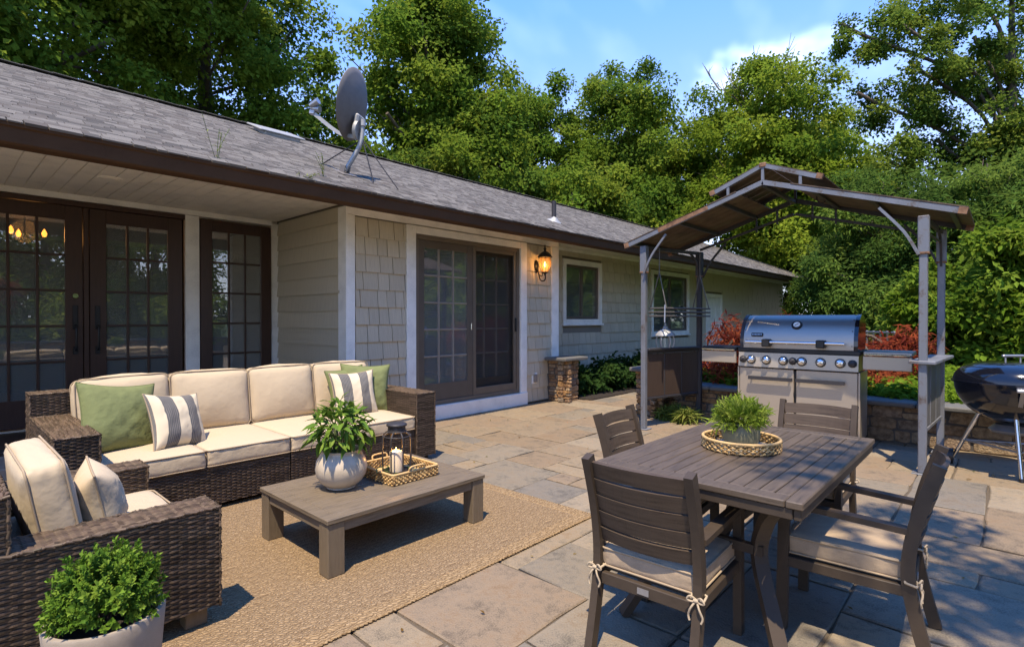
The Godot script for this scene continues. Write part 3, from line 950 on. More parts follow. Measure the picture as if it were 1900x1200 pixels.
func sconce() -> void:
	var o := thing("wall_lantern", "lit carriage lantern with amber glass on the wall right of the sliding door", "wall lamp", Vector3(6.96, 2.3, ZF + 0.02))
	o.scale = Vector3.ONE * 0.9
	var b := B.new()
	b.lathe([Vector2(0, 0.03), Vector2(0.035, 0.028), Vector2(0.06, 0.012), Vector2(0.065, 0.0)], 20, Vector3(0, -0.02, 0), Basis(Vector3.RIGHT, PI / 2) * Basis.from_scale(Vector3(1, 1, 1.9)))
	put(b.mesh(), "back_plate", M.iron, o)
	b = B.new()
	b.tube(smoothed([Vector3(0, -0.02, 0.02), Vector3(0, -0.12, 0.05), Vector3(0, -0.27, 0.1), Vector3(0, -0.29, 0.19), Vector3(0, -0.235, 0.22), Vector3(0, -0.19, 0.21)]), 0.012)
	b.tube(smoothed([Vector3(0, -0.16, 0.06), Vector3(0, -0.21, 0.13), Vector3(0, -0.15, 0.15), Vector3(0, -0.13, 0.11)]), 0.007, 6)
	put(b.mesh(), "arm", M.iron, o)
	var c := Vector3(0, 0, 0.21)
	b = B.new()
	b.lathe([Vector2(0.0, -0.2), Vector2(0.02, -0.19), Vector2(0.014, -0.165), Vector2(0.05, -0.15), Vector2(0.06, -0.13), Vector2(0.03, -0.125)], 16, c)
	put(b.mesh(), "finial", M.iron, o)
	b = B.new()
	b.lathe([Vector2(0.058, -0.125), Vector2(0.09, -0.06), Vector2(0.108, 0.02), Vector2(0.107, 0.08), Vector2(0.092, 0.14)], 8, c)
	put(b.mesh(), "glass", M.amber, o)
	b = B.new()
	for k in 8:
		var a := TAU * k / 8
		var pts := []
		for q in [Vector2(0.06, -0.13), Vector2(0.094, -0.06), Vector2(0.112, 0.02), Vector2(0.111, 0.08), Vector2(0.096, 0.145)]:
			pts.append(c + Vector3(cos(a) * q.x, q.y, sin(a) * q.x))
		b.tube(pts, 0.004, 5)
	put(b.mesh(), "cage", M.iron, o)
	b = B.new()
	b.lathe([Vector2(0.14, 0.135), Vector2(0.135, 0.15), Vector2(0.1, 0.2), Vector2(0.06, 0.235), Vector2(0.025, 0.25), Vector2(0.02, 0.28), Vector2(0.03, 0.295), Vector2(0.012, 0.32), Vector2(0.01, 0.36), Vector2(0.0, 0.375)], 16, c)
	b.lathe([Vector2(0.0, 0.14), Vector2(0.14, 0.135)], 16, c)
	put(b.mesh(), "roof", M.iron, o)
	b = B.new()
	b.lathe([Vector2(0.0, -0.05), Vector2(0.018, -0.03), Vector2(0.022, 0.01), Vector2(0.012, 0.05), Vector2(0.0, 0.07)], 10, c)
	put(b.mesh(), "bulb", glow(Color(1.0, 0.75, 0.42), 4.0), o)
	omni(o.position + c * 0.9, Color(1.0, 0.72, 0.4), 0.035, 0.02)

func inside_lamps() -> void:
	var o := thing("chandelier", "chandelier with lit candle bulbs hanging behind the left french door", "chandelier", Vector3(0.9, 2.5, -9.6))
	tb("stem", M.iron, o, [Vector3(0, 0.02, 0), Vector3(0, 0.33, 0)], 0.012)
	for k in 3:
		var a := TAU * k / 3 + 0.3
		var d := Vector3(cos(a), 0, sin(a)) * 0.2
		tb("arm", M.iron, o, smoothed([Vector3(0, 0.03, 0), d * 0.5 - Vector3(0, 0.07, 0), d]), 0.007, 6)
		var b := B.new()
		b.lathe([Vector2(0.0, 0.0), Vector2(0.02, 0.01), Vector2(0.03, 0.05), Vector2(0.015, 0.09), Vector2(0.0, 0.115)], 10, d)
		put(b.mesh(), "bulb", glow(Color(1.0, 0.6, 0.22), 1.6), o)
	omni(Vector3(0.9, 2.56, -9.6), Color(1.0, 0.68, 0.36), 0.06, 0.15)
	for q in [[Vector3(5.55, 2.2, -8.3), "amber pendant lamp behind the screened half of the sliding door", 0.07], [Vector3(4.9, 2.12, -8.2), "small bright pendant lamp behind the gridded half of the sliding door", 0.035]]:
		var p := thing("pendant_lamp", q[1], "pendant lamp", q[0], 0.0)
		var r: float = q[2]
		var b := B.new()
		b.lathe([Vector2(r * 1.5, -r * 0.6), Vector2(r * 1.25, 0.0), Vector2(r * 0.5, r), Vector2(0.0, r * 1.2)], 14)
		b.lathe([Vector2(0.0, -r * 0.5), Vector2(r * 1.4, -r * 0.5)], 14)
		put(b.mesh(), "lamp_shade", glow(Color(1.0, 0.7, 0.35), 2.2), p)
		tb("cord", M.iron, p, [Vector3(0, r * 1.2, 0), Vector3(0, 2.75 - q[0].y, 0)], 0.004, 5)
		omni(q[0] - Vector3(0, r * 0.9, 0), Color(1.0, 0.7, 0.4), 0.04, 0.04)
	for q in [[Vector3(4.55, 2.74, -7.6), "recessed downlight in the ceiling behind the gridded half of the sliding door"], [Vector3(6.0, 2.74, -8.6), "recessed downlight in the ceiling behind the screened half of the sliding door"]]:
		var p := thing("ceiling_light", q[1], "ceiling light", q[0])
		var b := B.new()
		b.lathe([Vector2(0.0, 0.0), Vector2(0.06, 0.0), Vector2(0.06, 0.01)], 16)
		put(b.mesh(), "lens", glow(Color(1.0, 0.8, 0.55), 1.6), p)
		b = B.new()
		b.lathe([Vector2(0.062, -0.004), Vector2(0.085, -0.004), Vector2(0.09, 0.009)], 16)
		put(b.mesh(), "trim_ring", M.white, p)
	# a sofa back and a chair in the rooms, seen as dark shapes through the slider
	o = thing("indoor_armchair", "dark grey armchair standing behind the gridded half of the sliding door", "armchair", Vector3(4.75, 0.2, -7.6))
	bx("seat", M.black, o, Vector3(-0.42, 0.08, -0.4), Vector3(0.42, 0.45, 0.4), 0.06)
	bx("backrest", M.panel, o, Vector3(-0.42, 0.452, 0.2), Vector3(0.42, 0.9, 0.42), 0.07)

func satellite_dish() -> void:
	var base := Vector3(3.59, 0, -6.15)
	base.y = 2.785 + SLOPE * (-5.1 - base.z)
	var o := thing("satellite_dish", "grey satellite dish on a bent mast with struts on the house roof", "satellite dish", base)
	var fr := Basis(Vector3.RIGHT, Vector3(0, 1, SLOPE).normalized(), Vector3(0, -SLOPE, 1).normalized())
	var b := B.new()
	b.box(Vector3(0, 0.012, 0), Vector3(0.2, 0.014, 0.28), 0.004, fr)
	b.box(Vector3(-0.035, 0.06, 0), Vector3(0.01, 0.11, 0.12), 0.003, fr)
	b.box(Vector3(0.035, 0.06, 0), Vector3(0.01, 0.11, 0.12), 0.003, fr)
	put(b.mesh(), "foot", M.dish, o)
	# camera-side axes: right = (.676, 0, .737); the mast leans right, then rises
	var rt := Vector3(0.676, 0, 0.737)
	var knee := rt * 0.2 + Vector3(0, 0.4, 0)
	var head := rt * 0.22 + Vector3(0, 0.62, 0)
	tb("mast", M.galv, o, smoothed([Vector3(0, 0.04, 0), rt * 0.1 + Vector3(0, 0.2, 0), knee, head]), 0.03, 10)
	for e in [rt * 0.5 + Vector3(0.12, -0.1, 0.12), rt * 0.26 + Vector3(0.05, -0.02, 0.1), Vector3(-0.1, 0.2, -0.4)]:
		var f: Vector3 = e
		f.y = SLOPE * -f.z + 0.012
		tb("strut", M.steel_dark, o, [head - Vector3(0, 0.18, 0), f], 0.008, 6)
	# the bowl faces away to the left
	var axis := Vector3(-0.53, 0.2, -0.82).normalized()
	var side := Vector3.UP.cross(axis).normalized()
	var up := axis.cross(side)
	var at := rt * 0.17 + Vector3(0, 0.86, 0)
	var bas := Basis(side, axis, side.cross(axis))
	b = B.new()
	var prof := []
	for k in 9: prof.append(Vector2(0.43 * k / 8.0, 0.09 * pow(k / 8.0, 2)))
	prof.append(Vector2(0.445, 0.088)); prof.append(Vector2(0.44, 0.075))
	for k in 8: prof.append(Vector2(0.43 * (7 - k) / 8.0, 0.09 * pow((7 - k) / 8.0, 2) - 0.012))
	b.lathe(prof, 40, at, bas * Basis.from_scale(Vector3(0.86, 1, 1)))
	put(b.mesh(), "reflector", M.dish, o)
	b = B.new()
	var cl := at - up * 0.25 - axis * 0.05
	b.box(cl, Vector3(0.2, 0.06, 0.26), 0.02, bas)
	b.lathe([Vector2(0.0, -0.03), Vector2(0.12, -0.03), Vector2(0.13, 0.0), Vector2(0.12, 0.015)], 20, cl - up * 0.05, bas)
	b.tube([head - Vector3(0, 0.02, 0), head + Vector3(0, 0.06, 0)], 0.042, 12)
	b.bar([head + Vector3(0, 0.03, 0), cl], 0.07, 0.05, up)
	put(b.mesh(), "bracket", M.galv, o)
	var lnb := at - up * 0.12 + axis * 0.58
	var arm := B.new()
	arm.bar(smoothed([cl - up * 0.14, cl - up * 0.12 + axis * 0.25, lnb - up * 0.06]), 0.035, 0.045, side)
	put(arm.mesh(), "feed_arm", M.galv, o)
	b = B.new()
	b.tube([lnb + axis * 0.05, lnb - axis * 0.07], [0.03, 0.045], 12)
	b.tube([lnb + axis * 0.05 + up * 0.02 + side * 0.03, lnb - axis * 0.06 + up * 0.09 + side * 0.05], [0.03, 0.042], 12)
	b.box(lnb - up * 0.05 + axis * 0.02, Vector3(0.06, 0.08, 0.06), 0.01, bas)
	put(b.mesh(), "receiver", M.alu, o)

# ---------------------------------------------------------------- grill shelter
func gazebo() -> void:
	var o := thing("grill_gazebo", "weathered steel grill gazebo with a two tier gable roof over the gas grill", "gazebo")
	var fl := Vector3(6.2, 0, -3.4); var fr := Vector3(6.1, 0, -0.55); var bl := Vector3(7.3, 0, -3.15); var br := Vector3(7.2, 0, -0.5)
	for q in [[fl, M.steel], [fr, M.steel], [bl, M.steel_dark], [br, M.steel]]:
		var p := part("post", o)
		bx("tube", q[1], p, q[0] + Vector3(-0.032, 0.012, -0.032), q[0] + Vector3(0.032, 2.0, 0.032), 0.006)
		bx("sleeve", q[1], p, q[0] + Vector3(-0.042, 2.0, -0.042), q[0] + Vector3(0.042, 2.33, 0.042), 0.006)
		bx("rust_band", M.rusty, p, q[0] + Vector3(-0.044, 1.985, -0.044), q[0] + Vector3(0.044, 2.005, 0.044), 0.004)
		bx("foot_plate", M.steel, p, q[0] + Vector3(-0.075, 0.001, -0.075), q[0] + Vector3(0.075, 0.011, 0.075), 0.002)
	# roof: main slopes from eaves to ridge, a raised cap above
	var zl := -3.62; var zp := -1.94; var zr := -0.26
	var ye := 2.335; var yp := 2.875
	for x in [6.12, 7.34]:
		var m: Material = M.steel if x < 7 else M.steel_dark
		for q in [[zl, zp], [zr, zp]]:
			var b := B.new()
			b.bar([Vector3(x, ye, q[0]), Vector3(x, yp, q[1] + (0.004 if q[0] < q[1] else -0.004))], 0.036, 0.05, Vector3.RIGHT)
			put(b.mesh(), "rafter", m, o)
			var s := 1.0 if q[0] < q[1] else -1.0
			b = B.new()
			b.bar([Vector3(x, ye + 0.003, q[0] - 0.012 * s), Vector3(x, ye + 0.018, q[0] + 0.05 * s)], 0.044, 0.058, Vector3.RIGHT)
			put(b.mesh(), "rust_tip", M.rusty, o)
			# the raised cap's rafter and its two struts
			b = B.new()
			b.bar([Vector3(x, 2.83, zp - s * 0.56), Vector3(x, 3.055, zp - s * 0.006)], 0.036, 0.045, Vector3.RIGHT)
			put(b.mesh(), "cap_rafter", m, o)
			bx("cap_strut", m, o, Vector3(x - 0.014, 2.765, zp - s * 0.37 - 0.014), Vector3(x + 0.014, 2.9, zp - s * 0.37 + 0.014))
			b = B.new()
			b.bar([Vector3(x, 2.835, zp - s * 0.575), Vector3(x, 2.855, zp - s * 0.52)], 0.044, 0.054, Vector3.RIGHT)
			put(b.mesh(), "rust_tip", M.rusty, o)
		bx("cap_strut", m, o, Vector3(x - 0.014, 2.9, zp - 0.014), Vector3(x + 0.014, 3.04, zp + 0.014))
		bx("ridge_knuckle", M.rusty, o, Vector3(x - 0.026, 3.03, zp - 0.04), Vector3(x + 0.026, 3.085, zp + 0.04), 0.012)
	# long rust streak on the left front rafter
	var rs := B.new()
	rs.bar([Vector3(6.119, 2.49, -3.16), Vector3(6.119, 2.69, -2.54)], 0.042, 0.054, Vector3.RIGHT)
	put(rs.mesh(), "rust_streak", M.rusty, o)
	# purlins along x and the sheet strips that lie on them
	for s in [-1.0, 1.0]:
		var up := Vector3(0, 1.68, 0.54 * -s * -1.0).normalized()
		for f in [0.06, 0.42, 0.72]:
			var z: float = lerpf(zl if s < 0 else zr, zp, f); var y := lerpf(ye, yp, f) + 0.0
			bx("purlin", M.steel_dark, o, Vector3(6.14, y - 0.02, z - 0.018), Vector3(7.32, y + 0.02, z + 0.018))
		for k in 7:
			var x0 := 6.1 + k * 0.18
			var b := B.new()
			var a := Vector3(x0 + 0.088, ye + 0.025, zl - 0.02 if s < 0 else zr + 0.02); var e := Vector3(x0 + 0.088, yp + 0.02 - 0.09, zp + s * 0.28)
			b.bar([a, e], 0.174, 0.008, Vector3.RIGHT)
			for rbx in [-0.08, 0.0, 0.08]: b.bar([a + Vector3(rbx, 0.009, 0), e + Vector3(rbx, 0.009, 0)], 0.02, 0.01, Vector3.RIGHT)
			put(b.mesh(), "roof_sheet", M.roof_metal, o)
			b = B.new()
			a = Vector3(x0 + 0.088, 2.855, zp + s * 0.57); e = Vector3(x0 + 0.088, 3.08, zp + s * 0.004)
			b.bar([a, e], 0.174, 0.008, Vector3.RIGHT)
			put(b.mesh(), "cap_sheet", M.roof_metal, o)
	bx("ridge_beam", M.steel_dark, o, Vector3(6.14, 2.83, zp - 0.02), Vector3(7.32, 2.87, zp + 0.02))
	# knee braces, curved at the back
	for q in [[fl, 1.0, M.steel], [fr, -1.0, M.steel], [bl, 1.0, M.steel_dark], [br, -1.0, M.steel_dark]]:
		var p: Vector3 = q[0]
		var b := B.new()
		b.bar(smoothed([p + Vector3(-0.06 if p.x < 7 else 0.04, 1.98, q[1] * 0.03), p + Vector3(-0.06 if p.x < 7 else 0.06, 2.2, q[1] * 0.14), p + Vector3(-0.06 if p.x < 7 else 0.1, 2.44, q[1] * 0.33)], 4), 0.024, 0.024, Vector3.RIGHT)
		put(b.mesh(), "knee_brace", q[2], o)
		b = B.new()
		var ix := 1.0 if p.x < 7 else -1.0
		b.bar(smoothed([p + Vector3(ix * 0.03, 1.95, 0), p + Vector3(ix * 0.1, 2.18, 0), p + Vector3(ix * 0.33, 2.3, 0)], 4), 0.022, 0.022, Vector3.BACK)
		put(b.mesh(), "knee_brace", M.steel_dark, o)
	for q in [[fl, bl], [fr, br]]:
		var b := B.new()
		b.bar([q[0] + Vector3(0.04, 2.31, 0), q[1] + Vector3(-0.04, 2.31, 0)], 0.03, 0.04, Vector3.BACK)
		b.bar([q[0] + Vector3(0.04, 2.2, 0), q[1] + Vector3(-0.04, 2.2, 0)], 0.016, 0.016, Vector3.BACK)
		put(b.mesh(), "side_beam", M.steel_dark, o)
	# back truss below the peak
	var tr := B.new()
	for s in [-1.0, 1.0]:
		tr.bar([Vector3(7.3, 2.36, zp + s * 1.2), Vector3(7.3, 2.7, zp + s * 0.01)], 0.03, 0.03, Vector3.RIGHT)
		for f in [0.2, 0.45]: tr.bar([Vector3(7.3, 2.66 - f * 0.3, zp + s * f), Vector3(7.3, 2.85 - f * 0.32, zp + s * f)], 0.02, 0.02, Vector3.RIGHT)
	put(tr.mesh(), "back_truss", M.steel_dark, o)
	tb("hook", M.black, o, smoothed([Vector3(6.7, 2.82, -1.55), Vector3(6.7, 2.72, -1.55), Vector3(6.7, 2.68, -1.5), Vector3(6.7, 2.71, -1.46)]), 0.006, 6)
	# side counters: a shelf with panels below, left and right
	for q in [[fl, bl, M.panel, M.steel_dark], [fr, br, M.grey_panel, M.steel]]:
		var a: Vector3 = q[0]; var e: Vector3 = q[1]
		var dx := (e - a); var dir := dx.normalized(); var sd := Vector3.UP.cross(dir)
		var fb := Basis(dir, Vector3.UP, dir.cross(Vector3.UP))
		var mid := (a + e) / 2
		var b := B.new()
		b.box(mid + Vector3(0, 1.01, 0), Vector3(dx.length() + (0.12 if a.z > -2 else -0.08), 0.03, 0.2 if a.z > -2 else 0.1), 0.005, fb)
		put(b.mesh(), "counter_shelf", q[3], o)
		b = B.new()
		b.box(mid + Vector3(0, 0.975, 0) , Vector3(dx.length() - 0.08, 0.036, 0.03), 0.003, fb)
		b.box(mid + Vector3(0, 0.38, 0) , Vector3(dx.length() - 0.08, 0.03, 0.03), 0.003, fb)
		put(b.mesh(), "rail", q[3], o)
		for k in 3:
			b = B.new()
			var w := (dx.length() - 0.08) / 3
			b.box(mid + dir * (k - 1) * w + Vector3(0, 0.676, 0), Vector3(w - 0.012, 0.555, 0.012), 0.003, fb)
			put(b.mesh(), "side_panel", q[2], o)
			if k < 2:
				b = B.new()
				b.box(mid + dir * (k - 0.5) * w + Vector3(0, 0.676, 0), Vector3(0.022, 0.555, 0.022), 0.003, fb)
				put(b.mesh(), "mullion", q[3], o)
	# rack swinging below the left eave
	var hr := thing("hanging_rack", "grey wire rack hanging on two rods inside the left of the gazebo", "hanging rack", Vector3(6.75, 1.44, -3.2), -0.22)
	for y in [0.0, 0.05, 0.1]:
		for z in [-0.13, 0.13]:
			tb("rail", M.wire, hr, [Vector3(-0.42, y, z), Vector3(0.5, y, z)], 0.012, 6)
		for x in [-0.42, 0.5]: tb("rail", M.wire, hr, [Vector3(x, y, -0.13), Vector3(x, y, 0.13)], 0.012, 6)
	for k in 8: tb("crossbar", M.wire, hr, [Vector3(-0.3 + k * 0.1, 0, -0.13), Vector3(-0.3 + k * 0.1, 0, 0.13)], 0.008, 5)
	for x in [-0.4, 0.48]:
		for z in [-0.13, 0.13]: tb("hanger", M.wire, hr, [Vector3(x, 0.1, z), Vector3(x * 0.95, 0.56, 0)], 0.008, 5)
		tb("hanger", M.wire, hr, [Vector3(x * 0.95, 0.56, 0), Vector3(x * 0.95, 0.87, 0)], 0.007, 5)
	tb("handle_bar", M.alu, hr, [Vector3(-0.44, 0.14, 0.14), Vector3(-0.47, -0.08, 0.16)], 0.011, 6)
	var ml := thing("metal_lantern", "small domed silver lantern standing on the left gazebo shelf", "lantern", Vector3(6.6, 1.026, -3.31))
	var b := B.new()
	b.lathe([Vector2(0.13, 0.155), Vector2(0.125, 0.175), Vector2(0.09, 0.215), Vector2(0.06, 0.235), Vector2(0.035, 0.245), Vector2(0.03, 0.275), Vector2(0.012, 0.285), Vector2(0.016, 0.31), Vector2(0.0, 0.33)], 18)
	b.lathe([Vector2(0.0, 0.15), Vector2(0.13, 0.155)], 18)
	put(b.mesh(), "dome", M.galv, ml)
	for k in 6:
		var a := TAU * k / 6
		var d := Vector3(cos(a), 0, sin(a))
		tb("leg", M.galv, ml, smoothed([d * 0.1 + Vector3(0, 0.15, 0), d * 0.115 + Vector3(0, 0.08, 0), d * 0.09 + Vector3(0, 0.004, 0)], 4), 0.009, 6)
	b = B.new()
	b.lathe([Vector2(0.0, 0.0), Vector2(0.07, 0.002), Vector2(0.065, 0.13), Vector2(0.0, 0.135)], 14)
	put(b.mesh(), "glass", M.glass, ml)

func gas_grill() -> void:
	# local: front towards -x, width along z
	var o := thing("gas_grill", "large stainless gas grill with closed lid under the gazebo", "grill", Vector3(6.78, 0, -1.79), 0.03)
	var w := 0.62
	bx("cabinet", M.black, o, Vector3(0.03, 0.07, -w), Vector3(0.5, 0.8, w), 0.006)
	for s in [-1.0, 1.0]:
		var d := part("door", o)
		bx("panel", M.stainless_matte, d, Vector3(0.0, 0.09, 0.012 if s > 0 else -w + 0.004), Vector3(0.03, 0.815, w - 0.004 if s > 0 else -0.012), 0.006)
		var hb := B.new()
		hb.bar([Vector3(-0.05, 0.7, s * 0.02), Vector3(-0.05, 0.7, s * 0.5)], 0.04, 0.028, Vector3.UP)
		for z in [0.05, 0.47]: hb.box(Vector3(-0.024, 0.7, s * z), Vector3(0.045, 0.016, 0.02), 0.003)
		put(hb.mesh(), "handle", M.steel_dark, d)
	for s in [-1.0, 1.0]:
		bx("side_post", M.stainless_matte, o, Vector3(0.001, 0.07, s * w), Vector3(0.5, 0.82, s * (w + 0.02)), 0.004)
		for x in [0.08, 0.42]:
			var c := part("caster", o)
			var b := B.new()
			b.tube([Vector3(x, 0.035, s * 0.5 - 0.014), Vector3(x, 0.035, s * 0.5 + 0.014)], 0.034, 14)
			put(b.mesh(), "wheel", M.black, c)
	# sloping control panel with nine knobs
	var cp := part("control_panel", o)
	var b := B.new()
	b.extrude(PackedVector2Array([Vector2(-0.02, 0.83), Vector2(0.5, 0.83), Vector2(0.5, 1.0), Vector2(-0.005, 1.0)]), -w - 0.004, w + 0.004)
	put(b.mesh(), "fascia", M.stainless_matte, cp)
	var out := Vector3(-0.17, 0.015, 0).normalized()
	for z in [-0.57, -0.475, -0.305, -0.12, -0.02, 0.075, 0.265, 0.455, 0.57]:
		var small: bool = z == -0.02 or absf(z) > 0.56
		var r := 0.034 if small else 0.042
		var at := Vector3(-0.0125, 0.915, z)
		var kb := Basis(Vector3(0, 0, 1), out, Vector3(0, 0, 1).cross(out))
		b = B.new()
		b.lathe([Vector2(r * 1.25, 0.001), Vector2(r * 1.22, 0.008), Vector2(r, 0.012), Vector2(r * 0.92, 0.038), Vector2(r * 0.75, 0.046), Vector2(0, 0.046)], 20, at, kb)
		b.box(at + out * 0.05, Vector3(r * 1.5, 0.018, 0.012), 0.004, kb * Basis(Vector3.UP, 0.5))
		put(b.mesh(), "knob", M.chrome if not small else M.steel_dark, cp)
		b = B.new()
		b.lathe([Vector2(r * 1.26, 0.009), Vector2(r * 1.1, 0.0125), Vector2(r * 1.02, 0.0125)], 20, at, kb)
		put(b.mesh(), "knob_ring", M.black, cp)
	bx("firebox_rim", M.black, o, Vector3(-0.0, 1.002, -w - 0.02), Vector3(0.54, 1.055, w + 0.02), 0.008)
	# lid: a long rolled hood with dark end caps
	var lid := part("lid", o)
	var arc := []
	for k in 13:
		var a := lerpf(-0.12, PI * 0.56, k / 12.0)
		arc.append(Vector2(0.31 - cos(a) * 0.3, 1.06 + 0.03 + maxf(sin(a), -0.1) * 0.36))
	b = B.new()
	var rows := []
	for p in arc: rows.append([Vector3(p.x, p.y, -0.575), Vector3(p.x, p.y, -0.2), Vector3(p.x, p.y, 0.2), Vector3(p.x, p.y, 0.575)])
	b.grid(rows, 1.0)
	put(b.mesh(), "hood", M.stainless, lid)
	var cap := PackedVector2Array()
	for p in arc: cap.append(p + (p - Vector2(0.31, 1.1)).normalized() * 0.006)
	cap.append(Vector2(0.54, 1.38)); cap.append(Vector2(0.54, 1.06)); cap.append(Vector2(0.02, 1.06))
	for s in [-1.0, 1.0]:
		b = B.new()
		b.extrude(cap, s * 0.576, s * 0.615)
		put(b.mesh(), "end_cap", M.enamel if s > 0 else M.steel_dark, lid)
		b = B.new()
		for k in 11:
			var p: Vector2 = arc[k + 1]
			var q := (p - Vector2(0.31, 1.1)).normalized()
			if k % 3 == 0: b.tube([Vector3(p.x, p.y, s * 0.56), Vector3(p.x + q.x * 0.006, p.y + q.y * 0.006, s * 0.56)], 0.006, 8)
		put(b.mesh(), "rivets", M.steel_dark, lid, "stuff")
	b = B.new()
	b.bar([Vector3(0.5, 1.43, -0.575), Vector3(0.5, 1.43, 0.575)], 0.12, 0.03, Vector3.RIGHT)
	put(b.mesh(), "rear_hood", M.steel_dark, lid)
	var hd := B.new()
	hd.tube([Vector3(-0.06, 1.13, -0.53), Vector3(-0.06, 1.13, 0.5)], 0.016, 12)
	put(hd.mesh(), "handle", M.chrome, lid)
	for z in [-0.3, 0.27]: bx("handle_bracket", M.black, lid, Vector3(-0.085, 1.075, z - 0.045), Vector3(0.03, 1.165, z + 0.045), 0.01)
	var at := Vector3(0.085, 1.33, 0.0)
	var nrm := Vector3(-0.8, 0.6, 0).normalized()
	var tbs := Basis(Vector3(0, 0, 1), nrm, Vector3(0, 0, 1).cross(nrm))
	b = B.new()
	b.lathe([Vector2(0.0, 0.012), Vector2(0.04, 0.012), Vector2(0.052, 0.018), Vector2(0.058, 0.01), Vector2(0.058, -0.03)], 24, at, tbs)
	put(b.mesh(), "thermometer_bezel", M.black, lid)
	b = B.new()
	b.lathe([Vector2(0.0, 0.0145), Vector2(0.036, 0.0145)], 24, at, tbs)
	put(b.mesh(), "thermometer_dial", M.white, lid)
	b = B.new()
	b.box(at + nrm * 0.017, Vector3(0.05, 0.002, 0.006), 0.0, tbs * Basis(Vector3.UP, 0.7))
	put(b.mesh(), "thermometer_needle", M.rusty, lid)
	# badge: a dark plate with unreadable pale strokes
	at = Vector3(0.018, 1.215, -0.42)
	nrm = Vector3(-0.95, 0.31, 0).normalized()
	tbs = Basis(Vector3(0, 0, 1), nrm, Vector3(0, 0, 1).cross(nrm))
	b = B.new()
	b.box(at, Vector3(0.13, 0.012, 0.045), 0.004, tbs)
	put(b.mesh(), "badge", M.black, lid)
	b = B.new()
	for k in 7: b.box(at + nrm * 0.0075 + Vector3(0, 0, -0.05 + k * 0.0165), Vector3(0.009, 0.002, 0.018), 0.0, tbs)
	put(b.mesh(), "badge_lettering", M.alu, lid)
	# side shelves: drawer face, thin top and towel rail
	for s in [-1.0, 1.0]:
		var sh := part("side_shelf", o)
		var z0: float = s * (w + 0.04); var z1: float = s * 1.09
		bx("shelf_top", M.black if s < 0 else M.stainless, sh, Vector3(0.02, 1.01, minf(z0, z1)), Vector3(0.5, 1.055, maxf(z0, z1)), 0.008)
		bx("shelf_face", M.stainless_matte, sh, Vector3(0.0, 0.86, minf(z0, z1)), Vector3(0.03, 1.005, maxf(z0, z1)), 0.006)
		bx("towel_rail", M.chrome, sh, Vector3(-0.03, 1.015, minf(z0, z1) + 0.01), Vector3(0.015, 1.035, maxf(z0, z1) - 0.01), 0.006)

func kettle_grill() -> void:
	var o := thing("kettle_grill", "round black kettle charcoal grill on metal legs at the right edge", "grill", Vector3(6.7, -0.0, 0.05))
	var R := 0.42
	var b := B.new()
	var prof := []
	for k in 12:
		var a := lerpf(-PI / 2 + 0.05, -0.02, k / 11.0)
		prof.append(Vector2(cos(a) * R, 0.82 + sin(a) * 0.37))
	b.lathe(prof, 40)
	put(b.mesh(), "bowl", M.enamel, o)
	b = B.new()
	prof = []
	for k in 12:
		var a := lerpf(0.0, PI / 2, k / 11.0)
		prof.append(Vector2(pow(cos(a), 0.6) * (R + 0.008), 0.825 + sin(a) * 0.19))
	b.lathe(prof, 40)
	b.lathe([Vector2(R - 0.01, 0.815), Vector2(R + 0.02, 0.815), Vector2(R + 0.022, 0.832), Vector2(R + 0.005, 0.836)], 40)
	var lid := put(b.mesh(), "lid", M.enamel, o)
	b = B.new()
	b.box(Vector3(0, 1.065, 0), Vector3(0.2, 0.024, 0.03), 0.008, Basis(Vector3.UP, -0.8))
	for s in [-0.07, 0.07]: b.tube([Basis(Vector3.UP, -0.8) * Vector3(s, 1.01, 0), Basis(Vector3.UP, -0.8) * Vector3(s, 1.06, 0)], 0.008)
	put(b.mesh(), "handle", M.alu, lid)
	for q in [[Vector3(-0.22, 0.55, 0.02), Vector3(-0.34, 0.0, 0.06)], [Vector3(0.05, 0.55, -0.22), Vector3(0.08, 0.06, -0.42)], [Vector3(0.2, 0.55, 0.2), Vector3(0.33, 0.0, 0.34)]]:
		var l := tb("leg", M.chrome, o, q, 0.017, 10)
		if q[1].y < 0.01:
			tb("rubber_foot", M.black, l, [q[1], q[1] + (q[0] - q[1]) * 0.05], 0.02, 10)
	b = B.new()
	b.tube([Vector3(0.06, 0.07, -0.455), Vector3(0.06, 0.07, -0.42)], 0.075, 20)
	put(b.mesh(), "wheel", M.black, o)
	b = B.new()
	for k in 3: b.tube([[Vector3(-0.3, 0.24, 0.05), Vector3(0.07, 0.24, -0.36), Vector3(0.29, 0.24, 0.28)][k], [Vector3(0.07, 0.24, -0.36), Vector3(0.29, 0.24, 0.28), Vector3(-0.3, 0.24, 0.05)][k]], 0.007, 6)
	for k in 6: b.tube([Vector3(-0.25 + k * 0.085, 0.24, 0.06), Vector3(0.08 + k * 0.03, 0.24, -0.3 + k * 0.09)], 0.004, 5)
	put(b.mesh(), "bottom_rack", M.alu, o)
	b = B.new()
	b.lathe([Vector2(0.0, 0.36), Vector2(0.15, 0.365), Vector2(0.17, 0.39), Vector2(0.12, 0.44)], 24)
	put(b.mesh(), "ash_catcher", M.alu, o)
	bx("front_shelf", M.alu, o, Vector3(-0.6, 0.79, 0.02), Vector3(-0.42, 0.815, 0.6), 0.006)
	b = B.new()
	for z in [0.06, 0.5]: b.bar([Vector3(-0.55, 0.79, z), Vector3(-0.3, 0.6, z * 0.7)], 0.03, 0.008, Vector3.BACK)
	b.extrude(PackedVector2Array([Vector2(-0.5, 0.74), Vector2(-0.28, 0.74), Vector2(-0.26, 0.56), Vector2(-0.36, 0.56)]), 0.18, 0.3)
	put(b.mesh(), "tool_bracket", M.alu, o)

